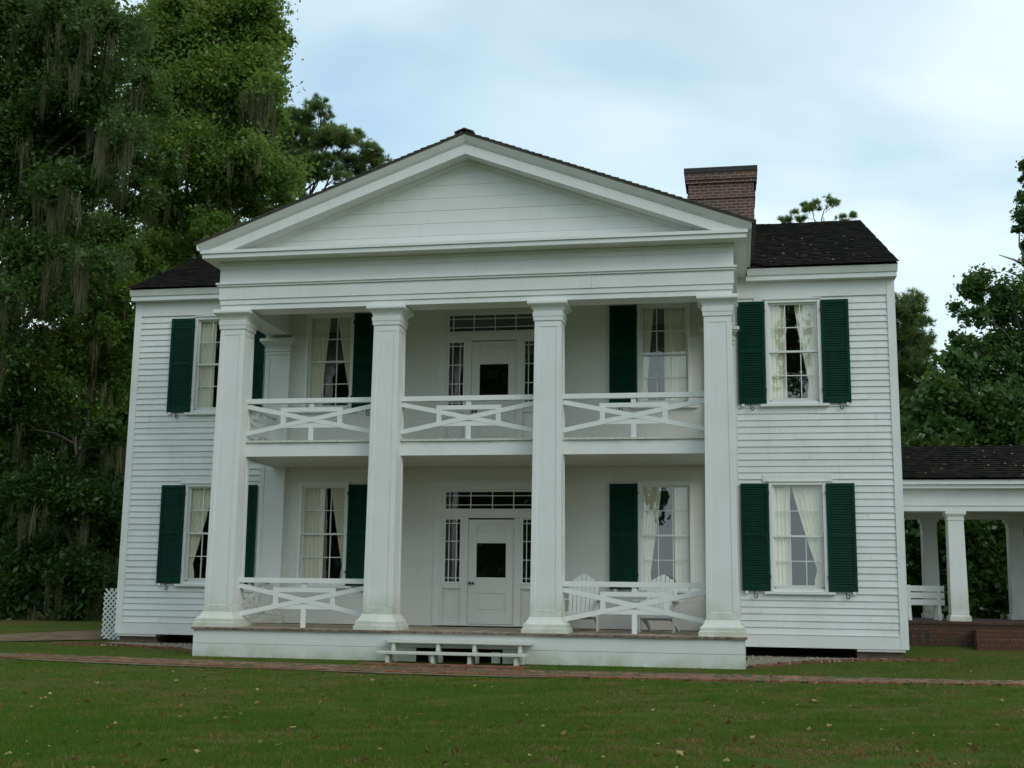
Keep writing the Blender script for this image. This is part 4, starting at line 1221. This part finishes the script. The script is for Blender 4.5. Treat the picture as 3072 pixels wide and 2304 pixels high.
for i in range(520):
    d = 1 / (random.random() * (1 / 8.9 - 1 / 21) + 1 / 21); a = random.uniform(-.44, .44) + YAW
    x = 5.007 - math.sin(a) * d / math.cos(a - YAW); y = -24.632 + math.cos(a) * d / math.cos(a - YAW)
    if y > -3.2: continue
    leaf_on(x, y, .028, random.choice((.018, .02, .025, .03, .045)), (random.uniform(-.5, .5), random.uniform(-.6, .2), 1), min(1, max(0, random.choice((random.gauss(.12, .1), random.gauss(.25, .15), random.gauss(.5, .2), random.gauss(.85, .12))))))
for i in range(70):
    x = random.uniform(8.3, 13); y = random.uniform(-5, 2.3); leaf_on(x, y, gz(x, y) + .03, random.uniform(.018, .035), (random.uniform(-.4, .4), random.uniform(-.5, .3), 1), random.gauss(.7, .2))
for i in range(34):
    u = random.uniform(5.6, 8.0); v = random.uniform(.1, 2.8); y = -.33 + V1.y * v; z = 7.845 + V1.z * v + .05
    leaf_on(u, y, z, random.uniform(.02, .045), (0, -.45, 1), random.choice((.5, .7, 1.0)))
for i in range(30):
    u = random.uniform(8.6, 11.5); v = random.uniform(.05, 2.0); leaf_on(u, 2.68 + s1.y * v, 3.80 + s1.z * v + .045, random.uniform(.02, .04), (0, -.4, 1), random.choice((.4, .7, 1.0)))
tag(np_mesh('fallen_leaves', np.array(lv), 4, np.clip(lt_, 0, 1), FALLEN), 'dry fallen leaves scattered over the lawn and the roofs', 'leaves', kind='stuff')

# ------------------------------------------------------------------ trees
def rhombs(C, size, upb=.35, asp=.62):
    n = len(C); nr = rng.normal(size=(n, 3)); nr[:, 2] = np.abs(nr[:, 2]) * .9 + upb; nr /= np.linalg.norm(nr, axis=1)[:, None]
    a = rng.normal(size=(n, 3)); a -= nr * (a * nr).sum(1)[:, None]; a /= np.linalg.norm(a, axis=1)[:, None]
    b_ = np.cross(nr, a); s = (size * rng.choice([.6, .85, 1.0, 1.35], n) * rng.uniform(.85, 1.15, n))[:, None]
    dr = np.array([0, 0, -1.0]) * s * .12
    v = np.empty((n, 4, 3)); v[:, 0] = C - a * s * .5; v[:, 1] = C + b_ * s * asp * .5; v[:, 2] = C + a * s * .55 + dr; v[:, 3] = C - b_ * s * asp * .5
    return v.reshape(-1, 3)
def needles(C, D, length, per=16):
    """tufts of needle triangles at C, pointing around D"""
    n = len(C); Cc = np.repeat(C, per, 0); Dd = np.repeat(D, per, 0) + rng.normal(size=(n * per, 3)) * .75
    Dd /= np.linalg.norm(Dd, axis=1)[:, None]
    l = (length * rng.uniform(.7, 1.2, n * per))[:, None]
    side = np.cross(Dd, rng.normal(size=(n * per, 3))); side /= np.linalg.norm(side, axis=1)[:, None]
    wv = side * .011
    v = np.empty((n * per, 3, 3)); v[:, 0] = Cc - wv; v[:, 1] = Cc + wv; v[:, 2] = Cc + Dd * l
    return v.reshape(-1, 3)
def blob_clusters(blobs, kc, flat=.75):
    out_ = []
    for (x, y, z, r_) in blobs:
        k = max(4, int(kc * r_ * r_))
        for _ in range(k):
            d_ = rng.normal(size=3); d_ /= np.linalg.norm(d_); rr = r_ * (rng.random() ** .45)
            out_.append((x + d_[0] * rr, y + d_[1] * rr, z + d_[2] * rr * flat, r_ * rng.uniform(.22, .42)))
    return np.array(out_)
def limbs(mb, base, top, blobs, cl, r0, twig=.35, n=8, starts=(.35, .95)):
    base, top = Vector(base), Vector(top)
    pts = []; k = 9
    wob = [Vector((random.uniform(-.25, .25), random.uniform(-.25, .25), 0)) for _ in range(k)]
    for i in range(k):
        t_ = i / (k - 1); pts.append(base.lerp(top, t_) + wob[i] * (0 if i == 0 else .6))
    rad = [r0 * (1.25 if i == 0 else 1 - .85 * i / (k - 1)) for i in range(k)]
    mb.tube(pts, rad, n)
    def on(t_):
        f = t_ * (k - 1); i = min(int(f), k - 2); return pts[i].lerp(pts[i + 1], f - i)
    for bi, (x, y, z, r_) in enumerate(blobs):
        e = Vector((x, y, z))
        hrel = (z - base.z) / max(.1, top.z - base.z)
        t_ = min(starts[1], max(starts[0] * .6, hrel - random.uniform(.08, .22)))
        s = on(t_); mid = s.lerp(e, .5) + Vector((random.uniform(-.3, .3), random.uniform(-.3, .3), random.uniform(-.1, .45)))
        rr = min(r0 * .34, .022 + .013 * (e - s).length) * random.uniform(.8, 1.2)
        mb.tube([s, s.lerp(mid, .5) + Vector((0, 0, .1)), mid, mid.lerp(e, .55) + Vector((random.uniform(-.15, .15), 0, .06)), e], [rr, rr * .85, rr * .65, rr * .45, rr * .2], 6)
        own = [c_ for c_ in cl if (Vector(c_[:3]) - e).length < r_ * 1.05]
        random.shuffle(own)
        for c_ in own[:max(3, int(len(own) * twig))]:
            q = Vector(c_[:3]); sp = mid.lerp(e, random.uniform(.3, .95))
            mb.tube([sp, sp.lerp(q, .5) + Vector((0, 0, .06)), q], [rr * .28, rr * .2, .006], 5)
def thicken(blobs, n=1, f=1.05, sh=.75, back=.6):
    r_ = random.Random(len(blobs) * 31 + int(blobs[0][0] * 10)); o_ = [(x, y, z, q * f) for x, y, z, q in blobs]
    for (x, y, z, q) in blobs:
        for _ in range(n):
            o_.append((x + r_.uniform(-sh, sh) * q - .25 * q, y + r_.uniform(-.2, 1.6) * back * 2, z + r_.uniform(-sh, sh) * q * .8 - .1, q * r_.uniform(.6, .95)))
    return o_
def tree(name, label, cat, base, top, blobs, lmat, lsize, r0, nleaf=1500, kc=9, moss=0, bark=None, pine=False, group=None, mosslen=(.5, 1.7), lean=None, upb=.35, mossblobs=None, nl=None):
    T_ = empty(name, label, cat, base, 0, group)
    cl = blob_clusters(blobs, kc, .6 if pine else .78)
    if pine: cl[:, 3] *= .62
    tm = MB(); limbs(tm, base, top, blobs[:nl] if nl else blobs, cl, r0, twig=.18)
    tm.build('trunk', bark or BARK, T_, smooth=True, off=base)
    tot = sum(b_[3] ** 2 for b_ in blobs) * nleaf
    wgt = cl[:, 3] ** 2; cnt = np.maximum(4, (tot * wgt / wgt.sum()).astype(int))
    idx = np.repeat(np.arange(len(cl)), cnt)
    C = cl[idx, :3] + rng.normal(size=(len(idx), 3)) * cl[idx, 3:4] * (np.array([.62, .62, .45]) if pine else np.array([.85, .85, .75])) * rng.choice([.7, 1.0, 1.35], len(cl))[idx][:, None]
    ctint = rng.normal(0, .13, len(cl))
    if pine:
        D = C - cl[idx, :3]; D[:, 2] += .12; D /= np.linalg.norm(D, axis=1)[:, None]
        v = needles(C, D, lsize, 14); per = 14
        tint = np.clip(np.repeat(.45 + ctint[idx] + rng.normal(0, .15, len(idx)), per) + rng.normal(0, .1, len(idx) * per), 0, 1)
        np_mesh('crown', v, 3, tint, lmat, T_, base)
    else:
        v = rhombs(C, lsize, upb)
        tint = np.clip(.42 + ctint[idx] + rng.normal(0, .2, len(idx)), 0, 1)
        np_mesh('crown', v, 4, tint, lmat, T_, base)
    if moss:
        mv = []; mt = []
        src = mossblobs or blobs
        for _ in range(moss):
            b_ = random.choice(src); ctr = Vector((b_[0] + random.uniform(-.8, .8) * b_[3], b_[1] - b_[3] * random.uniform(.1, .95), b_[2] - b_[3] * random.uniform(-.1, .6)))
            Ln = random.uniform(*mosslen); wd = Ln * random.uniform(.03, .12); tt = random.uniform(.1, .9)
            for k in range(int(14 + 26 * Ln)):
                a = random.gauss(0, wd); c_ = random.gauss(0, wd * .7); l = Ln * random.uniform(.35, 1) * math.exp(-(a / (wd * 2)) ** 2); w_ = random.uniform(.003, .009)
                x, y, z = ctr.x + a, ctr.y + c_, ctr.z + random.uniform(-.5, .15) * Ln * .6
                da = random.uniform(0, 3.14); ux, uy = math.cos(da) * w_, math.sin(da) * w_; dr = random.gauss(0, .07) - a * .5
                mv += [(x - ux, y - uy, z), (x + ux, y + uy, z), (x + dr * .5 + ux * .8, y + uy * .8, z - l * .55), (x + dr * .5 - ux * .8, y - uy * .8, z - l * .55)]
                mv += [(x + dr * .5 - ux * .8, y - uy * .8, z - l * .55), (x + dr * .5 + ux * .8, y + uy * .8, z - l * .55), (x + dr + ux * .25, y, z - l), (x + dr - ux * .25, y, z - l)]
                q = min(1, max(0, tt + random.gauss(0, .15))); mt += [q, q]
        np_mesh('hanging_moss', np.array(mv), 4, mt, MOSS, T_, base)
    return T_

OAK = [(-17.2,6.5,11.6,1.0),(-17.4,7.2,9.2,1.0),(-16.2,6.2,8.3,.9),(-17.6,7.0,7.2,1.0),(-18.0,6.8,14.8,1.1),(-15.9,5.9,17.7,0.97),(-14.2,5.4,17.6,0.95),(-15.8,6.6,16.2,1.11),(-13.6,5.6,16.1,0.96),(-12.6,5.3,17.1,0.83),(-16.0,6.6,14.5,0.99),(-15.9,8.7,15.3,1.06),(-14.4,8.2,15.6,0.91),(-13.6,8.1,13.7,0.78),(-13.7,5.9,12.4,0.85),(-16.0,7.1,12.8,1.01),(-14.5,6.1,10.8,0.85),(-15.1,5.7,9.6,0.84),(-12.6,5.4,10.3,0.54),(-12.1,5.9,14.0,0.72),(-13.3,8.7,16.7,0.79),
       (-17.5,7,16,1.2),(-18,6,13,1.2),(-17,5,18.8,1.1),(-14.6,6.5,19,1.1),(-18.5,7,10.5,1.1)]
GUM = [(-12.1,15.0,22.0,1.02),(-11.6,14.9,22.3,0.71),(-11.3,14.9,21.0,0.63),(-10.7,13.1,18.5,0.63),(-10.5,13.4,17.8,0.45),(-12.5,14.4,19.9,1.16),(-13.8,14.7,21.8,1.09),(-14.2,15.1,19.4,1.26),(-12.9,15.1,18.1,1.02),(-11.2,12.8,15.9,0.96),(-10.8,14.3,15.9,0.69),(-11.6,14.5,15.2,0.78),(-12.8,14.0,15.4,1.07),(-13.8,13.0,16.5,1.12),(-14.7,13.9,14.9,1.07),(-12.8,12.8,13.5,0.74),(-16.5,15.3,21.5,1.11),(-16.0,15.1,18.6,1.1),(-10.4,14.1,14.8,0.38),(-14.5,13.4,12.9,0.75),(-15.1,15.2,21.0,0.95),
       (-13,15,23.4,1.1),(-14.8,15,23.2,1.1),(-11.3,14.2,19.6,.75)]
GUM = [(x - .4 if (x > -12.2 and z > 16.8) else x, y, z, q) for x, y, z, q in GUM]
PINETOP = [(-18.2,21.1,25.7,0.91),(-19.7,21.8,26.5,0.83),(-17.4,21.7,26.4,0.73),(-16.6,21.0,25.1,0.54),(-18.2,21.5,27.4,.7)]
PINE = [(-14.8,24,20.9,.7),(-14.3,23.6,19.8,.7),(-13.2,23.8,20.0,.6),(-15.3,24,21.4,.65),(-13.2,24,22.6,.45),(-10.9,23.8,20.9,.45),(-14.4,24,18.2,.55),(-15.2,24,19.2,.65),(-12.6,23.4,22.1,.5),(-14.5,23.8,21.6,0.67),(-13.9,24.2,21.9,0.74),(-12.6,23.8,20.9,0.81),(-11.4,23.2,20.6,0.64),(-10.4,23.5,20.0,0.61),(-11.4,24.8,20.1,0.59),(-12.4,22.9,19.5,0.68),(-11.5,22.9,18.9,0.53),(-14.1,24.3,20.5,0.7),(-9.8,23.5,19.6,0.42),(-13.9,24.1,19.1,0.48),(-14.8,23.9,20.6,0.58)]
UNDER = [(-18.0,9.2,8.4,1.0),(-17.7,9.6,6.9,1.0),(-18.5,9.2,10.2,1.0),(-17.4,9.8,12.2,.9),(-16.8,10.5,10.6,0.77),(-16.5,12.5,11.4,0.74),(-14.3,10.1,9.2,0.69),(-16.0,10.7,9.1,0.77),(-17.4,10.1,8.7,0.83),(-15.3,11.4,7.9,0.71),(-16.4,10.3,7.3,0.83),(-14.8,10.6,11.8,0.63),(-14.6,11.7,12.4,0.5),(-14.5,10.5,10.5,0.56),(-13.6,11.2,9.8,.6),(-13.2,10.8,11.2,.6)]
MIDT = [(-18.0,17.5,13.5,1.2),(-16.5,17.2,14.5,1.1),(-15.2,17.6,13.0,1.1),(-14.6,17.3,15.6,1.0),(-19.5,17.8,15.0,1.3),(-17.2,18.0,11.6,1.2),(-15.6,17.2,11.0,1.0),(-19.2,17.6,12.0,1.2),(-21,18,13.5,1.4),(-18.5,17.5,9.8,1.2),(-16.4,17.4,9.2,1.0),(-20.5,17.5,10,1.3)]
DARKT = [(-16.9,9.2,6.4,0.94),(-15.7,10.2,5.8,0.97),(-13.1,7.8,5.8,0.64),(-15.4,7.7,4.0,0.9),(-13.9,8.2,3.8,0.91),(-14.0,9.8,2.5,0.68),(-16.0,9.3,2.0,1.08),(-13.8,8.2,1.6,0.78),(-16.1,8.5,0.7,0.79),(-14.3,8.0,0.6,0.78),(-13.4,8.9,0.9,0.6)]
RPINE = [(11.7,22,9.8,.8),(12.0,22.5,10.3,.55),(11.6,22,8.2,.9),(11.2,22,10.9,.8),(12.1,22.5,8.2,.6),(11.3,20.9,11.9,0.72),(11.9,22.5,11.7,0.65),(11.6,23.0,10.5,0.85),(12.1,23.1,10.9,0.57),(11.3,22.6,8.8,0.93),(12.0,23.1,8.9,0.76),(11.9,20.8,7.7,0.54),(11.3,21.5,7.3,0.73),(10.6,22,9.8,.8),(10.4,22,11.2,.7)]
RTREE = [(14.6,18.4,11.5,0.94),(13.7,17.8,11.7,0.76),(13.0,16.7,10.4,0.66),(14.4,18.3,9.9,1.02),(13.7,17.4,8.7,0.92),(14.5,18.0,8.0,1.01),(12.8,16.4,9.5,0.45),(15.6,18,10.3,.9),(16,18,9.0,1.1)]
RBROAD = [(12.2,14.8,8.3,0.7),(11.4,13.9,7.4,0.61),(12.5,14.6,7.1,0.86),(11.5,16.4,6.6,0.73),(13.4,14.5,6.3,0.85),(11.7,13.5,6.0,0.76),(10.6,13.6,5.8,0.53),(11.7,14.0,8.6,0.38),(13.2,15.9,6.1,0.72),(14.4,15,6.8,.9)]
RUNDER = [(10.0,11.7,3.1,0.58),(11.0,11.6,2.9,0.72),(12.1,11.2,2.7,0.78),(13.2,13.0,3.4,0.74),(10.3,11.8,1.8,0.58),(11.5,11.4,1.5,0.86),(12.5,11.1,1.4,0.71),(10.2,11.1,4.4,0.71),(11.4,11.3,4.5,0.86),(12.8,12.4,4.6,0.88),(9.9,11.3,5.3,0.57),(11.0,11.5,5.4,.6),(14.3,12,3.0,1.0),(14.5,12,1.3,.9),(9.0,11.5,2.2,.8),(9.0,11.5,4.0,.8)]
SNAG = [(15.2,18.85,12.95,.28),(15.25,18.9,13.5,.34),(15.17,18.8,14.1,.32),(15.25,18.9,14.7,.34),(15.3,18.9,15.3,.31),(15.35,18.9,15.9,.28),(15.05,18.7,14.4,0.22),(15.45,18.9,16.5,.3)]
ROOFPINE = [(8.7,30.0,18.6,0.52),(9.5,30.2,18.9,0.43),(7.6,29.9,18.1,0.39),(8.1,30.4,18.4,0.44),(9.9,30.0,18.2,0.3),(10.3,29.8,18.1,0.39)]

tree('oak_tree', 'dark oak at the left edge, heavy with hanging grey moss', 'tree', (-17.2, 7.0, .26), (-15.6, 6.8, 17.5), thicken(OAK, 3), LEAF_OAK, .14, .24, 3600, 8, moss=130, mosslen=(.5, 1.7), mossblobs=OAK[:21], nl=len(OAK))
tree('sweetgum_tree', 'tall bright green tree left of the portico, with moss and bare twigs', 'tree', (-13.6, 14.2, .26), (-13.4, 14.4, 22.0), thicken(GUM, 3), LEAF_GUM, .15, .24, 3800, 8, moss=90, mosslen=(.4, 1.5), mossblobs=[GUM[i] for i in (3, 8, 9, 12, 13, 14, 17, 7, 4)], nl=len(GUM))
tree('sweetgum_tree', 'green tree filling the gap between the mossy oak and the left wing roof', 'tree', (-16.8, 17.5, .26), (-16.6, 17.5, 16.0), thicken(MIDT, 2), LEAF_GUM, .15, .22, 3000, 8, moss=40, mosslen=(.4, 1.3), nl=len(MIDT))
tree('pine_tree', 'yellowish green pine top rising behind the moss hung trees at the upper left', 'tree', (-18.0, 21.4, .26), (-18.1, 21.4, 27.0), thicken(PINETOP, 2), LEAF_PINE, .20, .18, 560, 34, pine=True, nl=len(PINETOP))
tree('pine_tree', 'pine with spreading boughs seen just above the left roof slope of the portico', 'tree', (-13.2, 24.0, .26), (-13.6, 24.0, 21.0), thicken(PINE, 2), LEAF_PINE, .20, .16, 760, 34, pine=True, nl=len(PINE))
tree('understory_tree', 'mid green leafy tree below the mossy oak, sky showing through its gaps', 'tree', (-15.6, 10.8, .26), (-15.4, 10.9, 11.0), thicken(UNDER, 3), LEAF_GUM, .14, .13, 3200, 8, moss=45, mosslen=(.4, 1.3), nl=len(UNDER))
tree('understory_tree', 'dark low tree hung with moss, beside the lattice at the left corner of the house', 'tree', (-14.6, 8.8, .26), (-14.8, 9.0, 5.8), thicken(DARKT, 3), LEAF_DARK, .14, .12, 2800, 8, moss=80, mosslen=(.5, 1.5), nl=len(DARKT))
tree('pine_tree', 'rounded pine just right of the house wall, above the walkway roof', 'tree', (11.4, 22.2, .26), (11.5, 22.2, 11.6), thicken(RPINE, 3), LEAF_PINE, .19, .14, 800, 34, pine=True, nl=len(RPINE))
tree('oak_tree', 'dark oak at the right edge, its loose top branches against the pale sky', 'tree', (14.4, 17.8, .26), (14.5, 17.8, 11.6), thicken(RTREE, 2, .88, .6), LEAF_BROAD, .15, .17, 2700, 9, nl=len(RTREE))
tree('magnolia_tree', 'broad leaved glossy tree lower than the oak, right of the house', 'tree', (12.2, 14.6, .26), (12.2, 14.6, 8.0), thicken(RBROAD, 2), LEAF_BROAD, .21, .14, 1500, 9, nl=len(RBROAD))
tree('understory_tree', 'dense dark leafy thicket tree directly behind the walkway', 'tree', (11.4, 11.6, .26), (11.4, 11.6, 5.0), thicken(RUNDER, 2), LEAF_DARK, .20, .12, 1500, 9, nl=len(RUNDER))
sn = tree('snag_tree', 'tall pale dead trunk wrapped in vines at the right edge', 'tree', (15.2, 19.0, .26), (15.32, 19.0, 16.4), SNAG, LEAF_BROAD, .13, .22, 7000, 20, bark=PALEBARK)
for pts in ([(15.2, 19, 12.75), (14.8, 18.9, 12.95), (14.3, 18.9, 13.15)], [(15.2, 19, 12.2), (14.85, 18.9, 12.4), (14.5, 18.9, 12.55)]):
    MB().tube(pts, [.05, .035, .012], 6).build('dead_branch', PALEBARK, sn, off=(15.2, 19.0, .26))
tree('pine_tree', 'small pine tip peeking over the ridge of the right wing roof', 'tree', (9.3, 30, .26), (9.1, 30, 18.2), ROOFPINE, LEAF_PINE, .19, .12, 620, 34, pine=True)

# dense woods far behind
def woods(name, regions, label, lmat, ls=.32):
    Cs = []
    for (x0, x1, y0, y1, ztop, n, *zb) in regions:
        x = rng.uniform(x0, x1, n); y = rng.uniform(y0, y1, n)
        zt = ztop * (.72 + .28 * np.sin(x * .9 + y * .3) * np.cos(x * .37 + 1))
        Cs.append(np.stack([x, y, .1 + zt * rng.random(n) ** .8 if not zb else rng.normal(zb[0], zb[1], n)], 1))
    C = np.concatenate(Cs)
    tag(np_mesh(name, rhombs(C, ls, .2, .7), 4, np.clip(rng.normal(.35, .2, len(C)), 0, 1), lmat), label, 'woods', kind='stuff')
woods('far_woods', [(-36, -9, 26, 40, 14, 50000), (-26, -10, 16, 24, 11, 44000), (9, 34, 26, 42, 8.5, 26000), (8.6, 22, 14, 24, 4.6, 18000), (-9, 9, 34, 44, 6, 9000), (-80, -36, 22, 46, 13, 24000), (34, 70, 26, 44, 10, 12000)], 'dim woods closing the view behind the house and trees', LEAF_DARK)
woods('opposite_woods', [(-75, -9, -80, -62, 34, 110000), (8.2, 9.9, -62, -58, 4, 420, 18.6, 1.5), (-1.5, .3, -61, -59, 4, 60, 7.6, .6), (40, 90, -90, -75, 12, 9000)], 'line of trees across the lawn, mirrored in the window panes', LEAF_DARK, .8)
